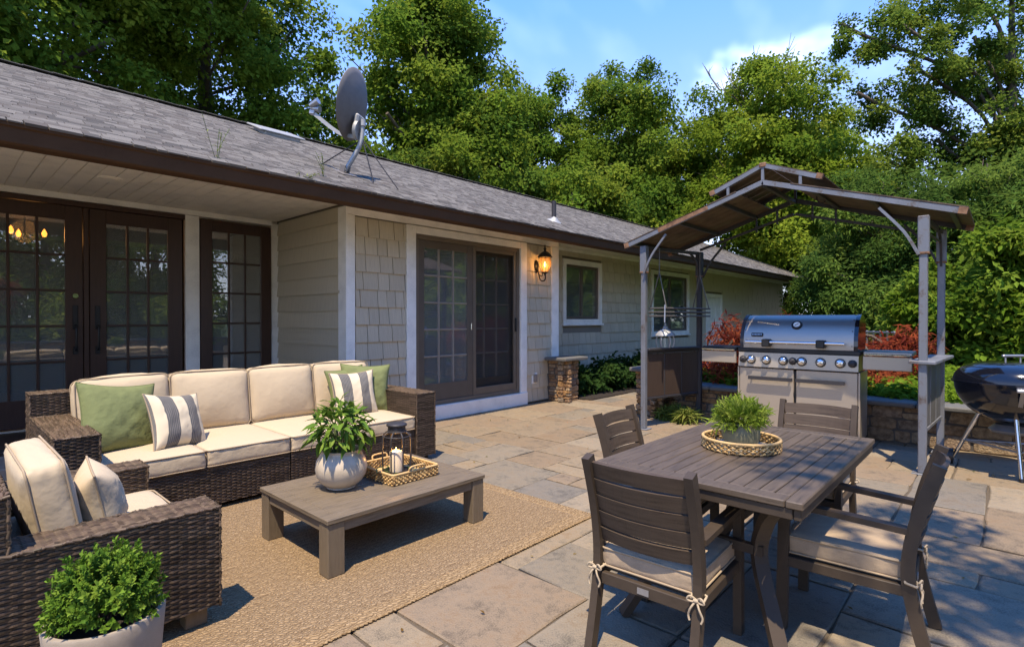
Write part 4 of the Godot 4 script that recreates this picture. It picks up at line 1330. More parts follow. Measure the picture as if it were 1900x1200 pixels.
# ---------------------------------------------------------------- stone work
func stone_work() -> void:
	var p := thing("stone_pillar", "stacked rust brown stone pier with slate cap against the house wall", "stone pier")
	bx("core", M.mortar, p, Vector3(7.27, 0, ZR - 0.0), Vector3(7.66, 0.7, -5.49))
	var st := part("face", p)
	stones(st, Vector3(7.26, 0.0, ZF + 0.04), Basis(Vector3.BACK, Vector3.UP, Vector3.LEFT), 0.44, 0.7, 0.09, M.rock, 0.05, 0.11, 0.11, 0.26)
	stones(st, Vector3(7.2, 0.0, -5.48), Basis(), 0.5, 0.7, 0.09, M.rock, 0.05, 0.11, 0.1, 0.24)
	bx("cap_stone", M.cap, p, Vector3(7.12, 0.7, ZF + 0.06), Vector3(7.78, 0.755, -5.34), 0.012)
	# garden wall behind the gazebo, a taller pier at its left end
	var w := thing("garden_wall", "low dry stone wall with dark cap stones behind the gazebo and grills", "stone wall")
	bx("core", M.mortar, w, Vector3(7.47, 0, -3.9), Vector3(7.75, 0.415, 6.0))
	var fc := part("face", w)
	stones(fc, Vector3(7.46, 0, -3.8), Basis(Vector3.BACK, Vector3.UP, Vector3.LEFT), 2.4, 0.415, 0.09, M.rock, 0.06, 0.12, 0.14, 0.34)
	stones(fc, Vector3(7.46, 0, -1.4), Basis(Vector3.BACK, Vector3.UP, Vector3.LEFT), 3.6, 0.415, 0.09, M.dark_rock, 0.09, 0.15, 0.16, 0.42)
	var z := -3.75
	while z < 2.4:
		var l := rnd(0.6, 0.95)
		var b := B.new()
		b.box(Vector3(7.56, 0.443, z + l / 2), Vector3(0.46 + rnd(-.02, .02), 0.055, l - 0.01), 0.014)
		put(b.mesh(), "cap_stone", M.cap, w)
		z += l
	var e := thing("stone_pier", "sunlit ochre stone end pier just left of the gazebo", "stone pier")
	bx("core", M.mortar, e, Vector3(7.09, 0, -3.96), Vector3(7.46, 0.64, -3.68))
	st = part("face", e)
	stones(st, Vector3(7.08, 0, -4.02), Basis(Vector3.BACK, Vector3.UP, Vector3.LEFT), 0.42, 0.64, 0.09, M.rock, 0.06, 0.11, 0.13, 0.27)
	stones(st, Vector3(7.0, 0, -3.67), Basis(), 0.44, 0.64, 0.09, M.rock, 0.06, 0.11, 0.13, 0.27)
	bx("cap_stone", M.cap, e, Vector3(6.95, 0.64, -4.06), Vector3(7.49, 0.7, -3.54), 0.014)
	# the far wall that the doors reflect
	var f := thing("garden_wall", "long stone wall across the far side of the patio, mirrored in the french doors", "stone wall")
	bx("core", M.mortar, f, Vector3(-9, 0, 8.56), Vector3(9, 0.6, 8.9))
	fc = part("face", f)
	stones(fc, Vector3(6, 0, 8.55), Basis(Vector3.LEFT, Vector3.UP, Vector3.FORWARD), 9.0, 0.6, 0.1, M.rock, 0.13, 0.2, 0.25, 0.6)
	bx("cap_stone", M.cap, f, Vector3(-9, 0.6, 8.4), Vector3(9, 0.67, 9.0), 0.014)
	# a bit of grey railing far behind
	var r := thing("metal_railing", "short grey metal railing far behind the gas grill", "railing", Vector3(11.2, 0.42, -1.75), 0.9)
	for k in 6: bx("picket", M.alu, r, Vector3(-0.5 + k * 0.14, 0, -0.01), Vector3(-0.475 + k * 0.14, 0.78, 0.015), 0.003)
	for y in [0.08, 0.74]: bx("rail", M.alu, r, Vector3(-0.52, y, -0.02), Vector3(0.3, y + 0.03, 0.02) + Vector3(0, 0, 0.006), 0.003)


# ---------------------------------------------------------------- furniture
# woven strands laid over a rectangle: rows along ux, stacked along uy, bulging over and under upright stakes
func weave(parent: Node, at: Vector3, ux: Vector3, uy: Vector3, pitch := 0.0108, stake := 0.036, amp := 0.0042) -> void:
	var b := B.new()
	var w := ux.length(); var h := uy.length()
	var x := ux / w; var y := uy / h
	var nn := x.cross(y).normalized()
	var rows := maxi(1, int(round(h / pitch)))
	var ph := h / rows
	var seg := maxi(2, int(round(w / stake)) * 3)
	for r in rows:
		var y0 := r * ph
		var shift := PI * (r % 2) + rnd(-0.25, 0.25)
		var tone := rnd(0.6, 1.3)
		var prev := []
		for k in seg + 1:
			if k % 9 == 0: tone = rnd(0.55, 1.4)
			var u := w * k / seg
			var o := sin(PI * u / stake + shift)
			var out := amp * (0.25 + o)
			var sag := rnd(-0.0012, 0.0012)
			var base := at + x * u + y * (y0 + sag)
			var nx := -cos(PI * u / stake + shift) * amp * PI / stake
			var cur := [base + nn * (out - 0.007), base + y * ph * 0.25 + nn * (out + 0.001), base + y * ph * 0.75 + nn * (out + 0.001), base + y * ph + nn * (out - 0.007)]
			if k > 0:
				b.col = Color(0.105, 0.08, 0.06) * tone
				var n1 := (nn + x * nx - y * 0.55).normalized(); var n2 := (nn + x * nx).normalized(); var n3 := (nn + x * nx + y * 0.55).normalized()
				var ns := [n1, n2, n2, n3]
				for e in 3:
					b.tri(prev[e], cur[e], cur[e + 1], ns[e], ns[e], ns[e + 1])
					b.tri(prev[e], cur[e + 1], prev[e + 1], ns[e], ns[e + 1], ns[e + 1])
			prev = cur
	put(b.mesh(false, true), "weave", M.wicker, parent, "stuff")

func braid(parent: Node, pts: Array) -> void:
	var b := B.new()
	for i in pts.size() - 1:
		var d: Vector3 = pts[i + 1] - pts[i]
		var steps := int(d.length() / 0.02)
		var s := d.cross(Vector3(0.3, 0.9, 0.2)).normalized(); var u := s.cross(d).normalized()
		for k in steps:
			b.col = Color(0.11, 0.085, 0.064) * rnd(0.6, 1.4)
			var c: Vector3 = pts[i] + d * (k + 0.5) / steps
			var a := k * 1.9
			b.tube([c - d.normalized() * 0.016 + (s * cos(a) + u * sin(a)) * 0.004, c + d.normalized() * 0.016 - (s * cos(a) + u * sin(a)) * 0.004], 0.0065, 5, false)
	put(b.mesh(false, true), "braided_edge", M.wicker, parent, "stuff")

# a wicker block: dark core with woven faces; faces is a string of which sides get strands
func wicker_block(o: Node, called: String, lo: Vector3, hi: Vector3, faces: String, edges := true) -> Node3D:
	var p := part(called, o)
	bx("core", M.wicker_core, p, lo + Vector3.ONE * 0.004, hi - Vector3.ONE * 0.004, 0.012)
	var s := hi - lo
	if "F" in faces: weave(p, Vector3(lo.x, lo.y, hi.z), Vector3(s.x, 0, 0), Vector3(0, s.y, 0))
	if "B" in faces: weave(p, Vector3(hi.x, lo.y, lo.z), Vector3(-s.x, 0, 0), Vector3(0, s.y, 0))
	if "R" in faces: weave(p, Vector3(hi.x, lo.y, hi.z), Vector3(0, 0, -s.z), Vector3(0, s.y, 0))
	if "L" in faces: weave(p, Vector3(lo.x, lo.y, lo.z), Vector3(0, 0, s.z), Vector3(0, s.y, 0))
	if "T" in faces:
		if s.x > s.z: weave(p, Vector3(lo.x, hi.y, hi.z), Vector3(s.x, 0, 0), Vector3(0, 0, -s.z))
		else: weave(p, Vector3(lo.x, hi.y, lo.z), Vector3(0, 0, s.z), Vector3(s.x, 0, 0))
	if edges:
		var a := Vector3(lo.x, hi.y, hi.z); var b := Vector3(hi.x, hi.y, hi.z); var c := Vector3(hi.x, hi.y, lo.z); var d := Vector3(lo.x, hi.y, lo.z)
		braid(p, [a, b, c, d, a])
		braid(p, [Vector3(lo.x, lo.y, hi.z), a])
		braid(p, [Vector3(hi.x, lo.y, hi.z), b])
		if "L" in faces: braid(p, [Vector3(lo.x, lo.y, lo.z), d])
	return p

# a stuffed box cushion centred on the origin
func cushion_mesh(s: Vector3, r: float, puff: Vector3, sd: int, wrinkle := 0.004, n := 14) -> ArrayMesh:
	var b := B.new()
	noise.seed = sd
	noise.frequency = 1.0
	noise.fractal_octaves = 2
	var h := s / 2
	var pos := func(q: Vector3) -> Vector3:
		var p := q * h
		var inn := p.clamp(-(h - Vector3.ONE * r), h - Vector3.ONE * r)
		var d := p - inn
		if d.length() > 1e-6: p = inn + d.normalized() * r
		var f := Vector3((1 - q.y * q.y) * (1 - q.z * q.z), (1 - q.x * q.x) * (1 - q.z * q.z), (1 - q.x * q.x) * (1 - q.y * q.y))
		p += puff * q * f
		var w := noise.get_noise_3dv(p * Vector3(3.2, 3.2, 3.2) + Vector3.ONE * sd) * wrinkle * 2.0
		var rim := pow(maxf(absf(q.x) * absf(q.y), maxf(absf(q.y) * absf(q.z), absf(q.x) * absf(q.z))), 3.0)
		w += noise.get_noise_3dv(p * Vector3(22, 22, 22)) * wrinkle * 1.8 * rim
		w += noise.get_noise_3dv(p * Vector3(34, 5, 34) + Vector3.ONE * 3.0) * wrinkle * 1.5 * pow(absf(q.y), 4.0) * (1.0 if s.y > 0.3 else 0.0)
		return p + p.normalized() * w
	var warp := func(k: int) -> float:
		var t := 2.0 * k / n - 1.0
		return signf(t) * (1.0 - pow(1.0 - absf(t), 1.5))
	for a in 3:
		var u := (a + 1) % 3; var w := (a + 2) % 3
		for sg in [-1.0, 1.0]:
			var g := []
			for i in n + 1:
				var row := []
				for j in n + 1:
					var q := Vector3()
					q[a] = sg; q[u] = warp.call(i); q[w] = warp.call(j)
					row.append(pos.call(q))
				g.append(row)
			for i in n:
				for j in n:
					var c: Vector3 = (g[i][j] + g[i + 1][j + 1]).normalized()
					var o := Vector3(); o[a] = sg
					c = (c * 0.3 + o).normalized()
					b.tri(g[i][j], g[i][j + 1], g[i + 1][j + 1], c, c, c)
					b.tri(g[i][j], g[i + 1][j + 1], g[i + 1][j], c, c, c)
	return b.mesh(true)

# piping round the rim of a box cushion, at height y of its box
func piping_mesh(s: Vector3, r: float, axis: int, level: float) -> ArrayMesh:
	var b := B.new()
	var u := (axis + 1) % 3; var w := (axis + 2) % 3
	var pts := []
	for c in [[1, 1], [-1, 1], [-1, -1], [1, -1]]:
		for k in 5:
			var a0 := {[1, 1]: 0.0, [-1, 1]: PI / 2, [-1, -1]: PI, [1, -1]: PI * 1.5}
			var a: float = a0[c] + PI / 2 * k / 4
			var p := Vector3()
			p[axis] = level
			p[u] = c[0] * (s[u] / 2 - r) + cos(a) * r * 1.02
			p[w] = c[1] * (s[w] / 2 - r) + sin(a) * r * 1.02
			pts.append(p)
	pts.append(pts[0])
	b.tube(pts, 0.0045, 6, false)
	return b.mesh()

func cushion(o: Node, called: String, s: Vector3, at: Vector3, bas: Basis, sd: int, m: Material, pm: Material, axis: int, puff: Vector3, r := 0.035) -> Node3D:
	var c := put(cushion_mesh(s, r, puff, sd), called, m, o)
	c.transform = Transform3D(bas, at)
	for sg in [-1.0, 1.0]: put(piping_mesh(s, r, axis, sg * (s[axis] / 2 - r * 0.35)), "piping", pm, c)
	return c

# a square throw pillow in the xy plane with pinched corners
func throw_pillow(called: String, label: String, w: float, h: float, t: float, m: Material, pm: Material, at: Vector3, bas: Basis, sd: int, group := "", stripes := false) -> void:
	var o := thing(called, label, "pillow", at, 0.0, group)
	o.basis = bas
	noise.seed = sd; noise.frequency = 1.0; noise.fractal_octaves = 3
	var n := 22
	var rim := func(u: float, v: float) -> Vector2:
		return Vector2(u * w / 2 * (1.0 - 0.11 * (1 - v * v)), v * h / 2 * (1.0 - 0.11 * (1 - u * u)))
	var b := B.new()
	for sg in [-1.0, 1.0]:
		var g := []
		for i in n + 1:
			var row := []
			for j in n + 1:
				var u := sin((2.0 * j / n - 1.0) * PI / 2); var v := sin((2.0 * i / n - 1.0) * PI / 2)
				var p: Vector2 = rim.call(u, v)
				var f := pow(maxf(0.0, (1 - pow(absf(u), 2.6)) * (1 - pow(absf(v), 2.6))), 0.55)
				var fold := noise.get_noise_2d(p.x * 13 + sd, p.y * 13) * 0.012 + noise.get_noise_2d(p.x * 34, p.y * 34 + sd) * 0.004
				row.append(Vector3(p.x, p.y, sg * (t / 2 * f + fold * f)))
			g.append(row)
		b.grid(g, sg)
	put(b.mesh(), "cover", m, o)
	b = B.new()
	var pts := []
	for k in 64:
		var q := k / 16.0
		var side := int(q); var f := sin((2.0 * (q - side) - 1.0) * PI / 2)
		var p: Vector2 = [rim.call(f, -1.0), rim.call(1.0, f), rim.call(-f, 1.0), rim.call(-1.0, -f)][side]
		pts.append(Vector3(p.x, p.y, 0))
	pts.append(pts[0])
	b.tube(pts, 0.005, 6, false)
	put(b.mesh(), "piping", pm, o)

func lean(yaw: float, back: float, roll := 0.0) -> Basis:
	return Basis(Vector3.UP, yaw) * Basis(Vector3.RIGHT, -back) * Basis(Vector3.BACK, roll)

func seating() -> void:
	var o := thing("wicker_sofa", "long dark brown wicker sofa with four pairs of beige cushions", "sofa")
	wicker_block(o, "arm", Vector3(0.52, 0.05, -5.3), Vector3(0.745, 0.67, -4.22), "FTLR")
	wicker_block(o, "arm", Vector3(3.23, 0.05, -5.3), Vector3(3.455, 0.67, -4.22), "FTLR")
	wicker_block(o, "backrest", Vector3(0.52, 0.05, -5.5), Vector3(3.455, 0.84, -5.305), "TLFR")
	wicker_block(o, "base", Vector3(0.75, 0.05, -5.3), Vector3(1.98, 0.325, -4.245), "F", false)
	wicker_block(o, "base", Vector3(1.99, 0.05, -5.3), Vector3(3.225, 0.325, -4.245), "F", false)
	for x in [0.6, 1.98, 3.37]: bx("foot", M.wicker_core, o, Vector3(x - 0.03, 0.014, -4.32), Vector3(x + 0.03, 0.05, -4.26))
	for k in 4:
		var x := 0.745 + (k + 0.5) * 0.6212
		cushion(o, "seat_cushion", Vector3(0.615, 0.135, 0.86), Vector3(x, 0.392, -4.66), Basis(), 11 + k, M.cloth, M.piping, 1, Vector3(0, 0.018, 0.004), 0.03)
		cushion(o, "back_cushion", Vector3(0.62, 0.5, 0.17), Vector3(x, 0.695, -5.13), lean([0.03, -0.02, 0.0, -0.03][k], 0.15, [0.015, -0.01, 0.012, -0.02][k]), 31 + k, M.cloth, M.piping, 2, Vector3(0.006, 0.022, 0.06), 0.05)
	throw_pillow("throw_pillow", "olive green throw pillow leaning in the left corner of the sofa", 0.52, 0.52, 0.2, M.green, M.green_pipe, Vector3(0.945, 0.685, -4.73), lean(0.3, 0.33, -0.13), 3, "olive green throw pillows")
	throw_pillow("throw_pillow", "grey and cream striped pillow beside the left green pillow", 0.43, 0.43, 0.18, M.stripe, M.piping, Vector3(1.27, 0.64, -4.58), lean(0.42, 0.42, -0.12), 5, "striped throw pillows", true)
	throw_pillow("throw_pillow", "grey and cream striped pillow near the right arm of the sofa", 0.45, 0.45, 0.18, M.stripe, M.piping, Vector3(2.86, 0.665, -4.74), lean(-0.18, 0.27, 0.03), 8, "striped throw pillows", true)
	throw_pillow("throw_pillow", "olive green throw pillow against the right arm of the sofa", 0.5, 0.5, 0.18, M.green, M.green_pipe, Vector3(3.06, 0.69, -4.86), lean(-0.42, 0.22, -0.05), 9, "olive green throw pillows")
	throw_pillow("throw_pillow", "pale green pillow mostly hidden behind the right striped pillow", 0.42, 0.42, 0.14, M.green, M.green_pipe, Vector3(2.9, 0.70, -4.93), lean(-0.05, 0.2, 0.1), 10, "olive green throw pillows")
	# armchair, facing +x
	var a := thing("wicker_armchair", "dark brown wicker armchair in the left foreground", "armchair")
	wicker_block(a, "arm", Vector3(0.02, 0.1, -2.84), Vector3(0.905, 0.545, -2.64), "FTRB")
	wicker_block(a, "arm", Vector3(0.02, 0.1, -3.82), Vector3(0.86, 0.555, -3.63), "FTR")
	wicker_block(a, "backrest", Vector3(-0.02, 0.1, -3.82), Vector3(0.2, 0.755, -2.66), "FTR")
	wicker_block(a, "base", Vector3(0.21, 0.1, -3.625), Vector3(0.84, 0.3, -2.845), "R", false)
	for q in [Vector2(0.82, -2.72), Vector2(0.82, -3.74), Vector2(0.06, -2.72), Vector2(0.06, -3.74)]: bx("foot", M.coffee_v, a, Vector3(q.x - 0.045, 0.014, q.y - 0.04), Vector3(q.x + 0.045, 0.1, q.y + 0.04), 0.004)
	cushion(a, "seat_cushion", Vector3(0.66, 0.13, 0.77), Vector3(0.55, 0.365, -3.235), Basis(), 61, M.cloth, M.piping, 1, Vector3(0, 0.015, 0))
	cushion(a, "back_cushion", Vector3(0.15, 0.43, 0.72), Vector3(0.355, 0.6, -3.2), Basis(Vector3.BACK, 0.17), 62, M.cloth, M.piping, 0, Vector3(0.03, 0.012, 0.006), 0.04)
	throw_pillow("throw_pillow", "beige throw pillow with piped edge on the wicker armchair", 0.36, 0.33, 0.19, M.cloth, M.piping, Vector3(0.535, 0.575, -3.06), lean(PI / 2 - 0.1, 0.2, 0.05), 66)

func rug() -> void:
	var o := thing("rug", "large tan braided jute rug under the coffee table", "rug")
	bx("field", M.rug, o, Vector3(0.19, 0.004, -4.31), Vector3(3.11, 0.013, -2.24), 0.004)
	var b := B.new()
	ring_flat(b, 0.1, 3.2, -4.4, -2.15, 0.09, 0.004, 0.0145)
	put(b.mesh(), "border", M.rug_edge, o)
	b = B.new()
	for e in [[Vector3(0.1, 0.01, -2.152), Vector3(3.2, 0.01, -2.152)], [Vector3(3.198, 0.01, -2.15), Vector3(3.198, 0.01, -4.4)]]:
		var d: Vector3 = e[1] - e[0]
		var n := int(d.length() / 0.022)
		for k in n:
			var c: Vector3 = e[0] + d * (k + 0.5) / n
			var sd := d.normalized().cross(Vector3.UP)
			b.tube([c - d.normalized() * 0.012 - sd * 0.005, c + d.normalized() * 0.012 + sd * 0.005], 0.0075, 5, false)
	put(b.mesh(), "edge_binding", M.rug_edge, o, "stuff")

func ring_flat(b: B, x0: float, x1: float, z0: float, z1: float, w: float, y0: float, y1: float) -> void:
	var y := (y0 + y1) / 2; var h := y1 - y0
	b.box(Vector3((x0 + x1) / 2, y, z1 - w / 2), Vector3(x1 - x0, h, w), 0.005)
	b.box(Vector3((x0 + x1) / 2, y, z0 + w / 2), Vector3(x1 - x0, h, w), 0.005)
	b.box(Vector3(x0 + w / 2, y, (z0 + z1) / 2), Vector3(w, h, z1 - z0 - 2 * w), 0.005)
	b.box(Vector3(x1 - w / 2, y, (z0 + z1) / 2), Vector3(w, h, z1 - z0 - 2 * w), 0.005)

func coffee_table() -> void:
	var o := thing("coffee_table", "low grey brown wooden coffee table on the jute rug", "coffee table")
	var x0 := 1.435; var x1 := 2.61; var z0 := -3.5; var z1 := -2.645
	var top := 0.33
	for q in [[x0, x1, z0, z0 + 0.075], [x0, x1, z1 - 0.075, z1]]:
		bx("top_rail", M.coffee, o, Vector3(q[0], top - 0.026, q[2]), Vector3(q[1], top, q[3]), 0.003)
	for q in [[x0, x0 + 0.075], [x1 - 0.075, x1]]:
		bx("top_rail", M.coffee, o, Vector3(q[0], top - 0.026, z0 + 0.077), Vector3(q[1], top - 0.0005, z1 - 0.077), 0.003)
	var n := 6
	for k in n:
		var a := lerpf(z0 + 0.077, z1 - 0.077, float(k) / n); var e := lerpf(z0 + 0.077, z1 - 0.077, float(k + 1) / n)
		bx("top_slat", M.coffee, o, Vector3(x0 + 0.077, top - 0.024, a + 0.0015), Vector3(x1 - 0.077, top - 0.001, e - 0.0015), 0.0025)
	for z in [z0 + 0.016, z1 - 0.04]: bx("apron", M.coffee, o, Vector3(x0 + 0.11, top - 0.085, z), Vector3(x1 - 0.11, top - 0.027, z + 0.024), 0.002)
	for x in [x0 + 0.016, x1 - 0.04]: bx("apron", M.coffee, o, Vector3(x, top - 0.085, z0 + 0.11), Vector3(x + 0.024, top - 0.027, z1 - 0.11), 0.002)
	for x in [x0 + 0.008, x1 - 0.108]:
		for z in [z0 + 0.008, z1 - 0.108]: bx("leg", M.coffee_v, o, Vector3(x, 0.0135, z), Vector3(x + 0.1, top - 0.027, z + 0.1), 0.004)

func leaf_mesh(l: float, w: float, droop: float, fold: float, c := Color.WHITE) -> ArrayMesh:
	var b := B.new()
	b.col = c
	leaf_into(b, Transform3D(), l, w, droop, fold)
	return b.mesh(false, true)

# a pointed leaf along -z, folded at the midrib and drooping
func leaf_into(b: B, x: Transform3D, l: float, w: float, droop: float, fold: float) -> void:
	var mid := []; var lf := []; var rt := []
	for k in 4:
		var f := k / 3.0
		var ww: float = w / 2 * [0.12, 0.95, 0.72, 0.0][k]
		var c := Vector3(0, -droop * f * f * l, -l * f)
		mid.append(x * c); lf.append(x * (c + Vector3(-ww, fold * ww, 0))); rt.append(x * (c + Vector3(ww, fold * ww, 0)))
	for k in 3:
		for side in [lf, rt]:
			var nn: Vector3 = (side[k] - mid[k]).cross(mid[k + 1] - mid[k]).normalized()
			if nn.dot(x.basis.y) < 0.0: nn = -nn
			b.tri(mid[k], side[k], side[k + 1], nn, nn, nn)
			b.tri(mid[k], side[k + 1], mid[k + 1], nn, nn, nn)

func aim(dir: Vector3, roll := 0.0) -> Basis:
	var d := dir.normalized()
	var b := Basis.looking_at(d, Vector3.UP if absf(d.y) < 0.98 else Vector3.RIGHT)
	return b * Basis(Vector3.BACK, roll)

func vase_plant() -> void:
	var o := thing("potted_plant", "leafy green plant in a round cream vase on the coffee table", "potted plant", Vector3(1.79, 0.331, -3.12))
	var b := B.new()
	b.lathe([Vector2(0, 0), Vector2(0.085, 0), Vector2(0.09, 0.006), Vector2(0.088, 0.012), Vector2(0.125, 0.04), Vector2(0.152, 0.085), Vector2(0.16, 0.13), Vector2(0.152, 0.175), Vector2(0.128, 0.215), Vector2(0.118, 0.232), Vector2(0.122, 0.243), Vector2(0.112, 0.244), Vector2(0.106, 0.23), Vector2(0.106, 0.2), Vector2(0.0, 0.19)], 40)
	put(b.mesh(), "vase", M.ceramic, o)
	b = B.new()
	b.lathe([Vector2(0, 0.205), Vector2(0.1, 0.2)], 20)
	put(b.mesh(), "soil", M.soil, o)
	var ms := []
	for q in [[0.095, 0.042, 0.3, 0.35], [0.115, 0.044, 0.45, 0.3], [0.075, 0.038, 0.2, 0.4], [0.105, 0.04, 0.6, 0.25]]:
		for c in [Color(0.085, 0.15, 0.022), Color(0.115, 0.185, 0.026), Color(0.06, 0.115, 0.018), Color(0.145, 0.21, 0.032), Color(0.08, 0.145, 0.024)]: ms.append(leaf_mesh(q[0], q[1], q[2], q[3], c * 1.25))
	b = B.new()
	var ctr := Vector3(0, 0.36, 0)
	for k in 292:
		var f := (k + 0.5) / 292.0
		var y := lerpf(1.0, -0.42, f) + rnd(-0.06, 0.06)
		var a := k * 2.39996 + rnd(-0.25, 0.25)
		var rr := sqrt(maxf(0.02, 1.0 - y * y))
		var d := Vector3(cos(a) * rr, y, sin(a) * rr).normalized()
		var lump := 1.0 + 0.22 * sin(d.x * 5.0 + 1.3) * cos(d.z * 4.0 - 0.4) + rnd(-0.14, 0.14)
		var at := ctr + d * Vector3(0.15, 0.16, 0.15) * lump * (1.0 if k % 3 else 0.72)
		if at.y < 0.25: at = Vector3(cos(a) * 0.125, rnd(0.225, 0.26), sin(a) * 0.125)
		var ld := (d * 0.8 + rdir() * 0.75 + Vector3(0, 0.12 if y > 0.2 else -0.25, 0)).normalized()
		var l := put(ms[rng.randi() % 20], "leaf", M.plant_leaf, o)
		l.transform = Transform3D(aim(ld, rnd(-0.6, 0.6)) * Basis.from_scale(Vector3.ONE * rnd(0.6, 1.05)), at)
		if k % 5 == 0: b.tube(smoothed([Vector3(cos(a), 0, sin(a)) * 0.06 * rr + Vector3(0, 0.2, 0), Vector3(at.x * 0.55, 0.2 + (at.y - 0.2) * 0.6, at.z * 0.55), at], 4), 0.0028, 5)
	put(b.mesh(), "stems", M.stem, o, "stuff")

func tray_and_lantern() -> void:
	var t := thing("woven_tray", "rectangular woven gold tray on the coffee table", "tray", Vector3(2.2, 0.331, -3.09))
	bx("tray_bottom", M.basket, t, Vector3(-0.175, 0.001, -0.2), Vector3(0.175, 0.01, 0.2), 0.004)
	var hw := 0.185; var hl := 0.21
	for e in [[Vector3(-hw, 0, hl), Vector3(hw, 0, hl)], [Vector3(hw, 0, hl), Vector3(hw, 0, -hl)], [Vector3(hw, 0, -hl), Vector3(-hw, 0, -hl)], [Vector3(-hw, 0, -hl), Vector3(-hw, 0, hl)]]:
		var b := B.new()
		var d: Vector3 = e[1] - e[0]
		var n := int(d.length() / 0.017)
		var o := d.normalized().cross(Vector3.UP) * -1.0
		for r in 5:
			for k in n:
				b.col = [Color(1, 1, 1), Color(0.75, 0.7, 0.6), Color(1.15, 1.1, 0.95), Color(0.5, 0.45, 0.4)][rng.randi() % 4]
				var c: Vector3 = e[0] + d * (k + 0.5) / n + Vector3(0, 0.008 + r * 0.012, 0)
				var q := 1.0 if (k + r) % 2 == 0 else -1.0
				b.tube([c - d.normalized() * 0.009 - o * 0.003 * q, c + o * 0.004 * q + Vector3(0, q * 0.003, 0), c + d.normalized() * 0.009 - o * 0.003 * q], 0.006, 5, false)
		put(b.mesh(false, true), "woven_side", M.basket, t, "stuff")
	var rim := B.new()
	var corner := []
	for c in [[1, 1, 0.0], [-1, 1, PI / 2], [-1, -1, PI], [1, -1, PI * 1.5]]:
		for k in 4:
			var a: float = c[2] + PI / 2 * k / 3
			corner.append(Vector3(c[0] * (hw - 0.02) + cos(a) * 0.022, 0.068, c[1] * (hl - 0.02) + sin(a) * 0.022))
	corner.append(corner[0])
	rim.tube(corner, 0.008, 8, false)
	put(rim.mesh(), "rim", M.basket, t)
	for s in [-1.0, 1.0]: tb("handle", M.basket, t, smoothed([Vector3(-0.06, 0.07, s * hl), Vector3(-0.05, 0.1, s * (hl + 0.012)), Vector3(0.05, 0.1, s * (hl + 0.012)), Vector3(0.06, 0.07, s * hl)], 5), 0.006, 7)
	var l := thing("candle_lantern", "open black wire lantern standing in the woven tray", "lantern", Vector3(2.2, 0.342, -3.1))
	var b := B.new()
	b.lathe([Vector2(0, 0), Vector2(0.1, 0), Vector2(0.102, 0.006), Vector2(0.1, 0.011), Vector2(0, 0.011)], 28)
	put(b.mesh(), "base_plate", M.iron, l)
	for k in 8:
		var a := TAU * k / 8 + 0.2
		var d := Vector3(cos(a), 0, sin(a))
		tb("wire", M.steel_dark, l, smoothed([d * 0.1 + Vector3(0, 0.005, 0), d * 0.103 + Vector3(0, 0.1, 0), d * 0.103 + Vector3(0, 0.22, 0), d * 0.092 + Vector3(0, 0.26, 0), d * 0.062 + Vector3(0, 0.285, 0)], 4), 0.005, 6)
	b = B.new()
	for q in [[0.096, 0.255, 0.004], [0.064, 0.285, 0.0045], [0.101, 0.012, 0.004]]:
		var pts := []
		for k in 33: pts.append(Vector3(cos(TAU * k / 32) * q[0], q[1], sin(TAU * k / 32) * q[0]))
		b.tube(pts, q[2], 6, false)
	put(b.mesh(), "hoop", M.steel_dark, l, "stuff")
	b = B.new()
	b.lathe([Vector2(0.062, 0.285), Vector2(0.06, 0.318), Vector2(0.07, 0.324), Vector2(0.071, 0.334), Vector2(0.064, 0.34), Vector2(0, 0.341)], 28)
	put(b.mesh(), "lid", M.steel_dark, l)
	var c := thing("candle", "lit ivory pillar candle inside the wire lantern", "candle", Vector3(2.195, 0.354, -3.1))
	b = B.new()
	b.lathe([Vector2(0, 0), Vector2(0.043, 0), Vector2(0.044, 0.13), Vector2(0.04, 0.138), Vector2(0.03, 0.134), Vector2(0, 0.13)], 24)
	put(b.mesh(), "wax", M.wax, c)
	tb("wick", M.black, c, [Vector3(0, 0.13, 0), Vector3(0.001, 0.146, 0)], 0.0015, 5)
	b = B.new()
	b.lathe([Vector2(0, 0.141), Vector2(0.0038, 0.147), Vector2(0.003, 0.154), Vector2(0, 0.165)], 8)
	put(b.mesh(), "flame", glow(Color(1.0, 0.8, 0.45), 6.0), c)
	omni(c.position + Vector3(0, 0.156, 0), Color(1.0, 0.7, 0.35), 0.012, 0.01)
	var g := thing("moss_sprigs", "green sprigs lying round the candle in the woven tray", "greenery", Vector3(2.2, 0.345, -3.1))
	var ms := [leaf_mesh(0.03, 0.014, 0.3, 0.3, Color(0.08, 0.13, 0.03)), leaf_mesh(0.03, 0.014, 0.3, 0.3, Color(0.12, 0.18, 0.05))]
	for k in 26:
		var a := rnd(0, TAU); var r := rnd(0.055, 0.15)
		var m := put(ms[k % 2], "leaf", M.plant_leaf, g)
		m.transform = Transform3D(aim(Vector3(cos(a + rnd(-1, 1)), rnd(0.1, 0.8), sin(a + rnd(-1, 1)))), Vector3(cos(a) * r, 0.012, sin(a) * r))
	tb("tendril", M.stem, g, smoothed([Vector3(-0.12, 0.01, 0.06), Vector3(-0.17, 0.08, 0.08), Vector3(-0.2, 0.075, 0.06), Vector3(-0.21, 0.05, 0.08)], 5), 0.004, 5)

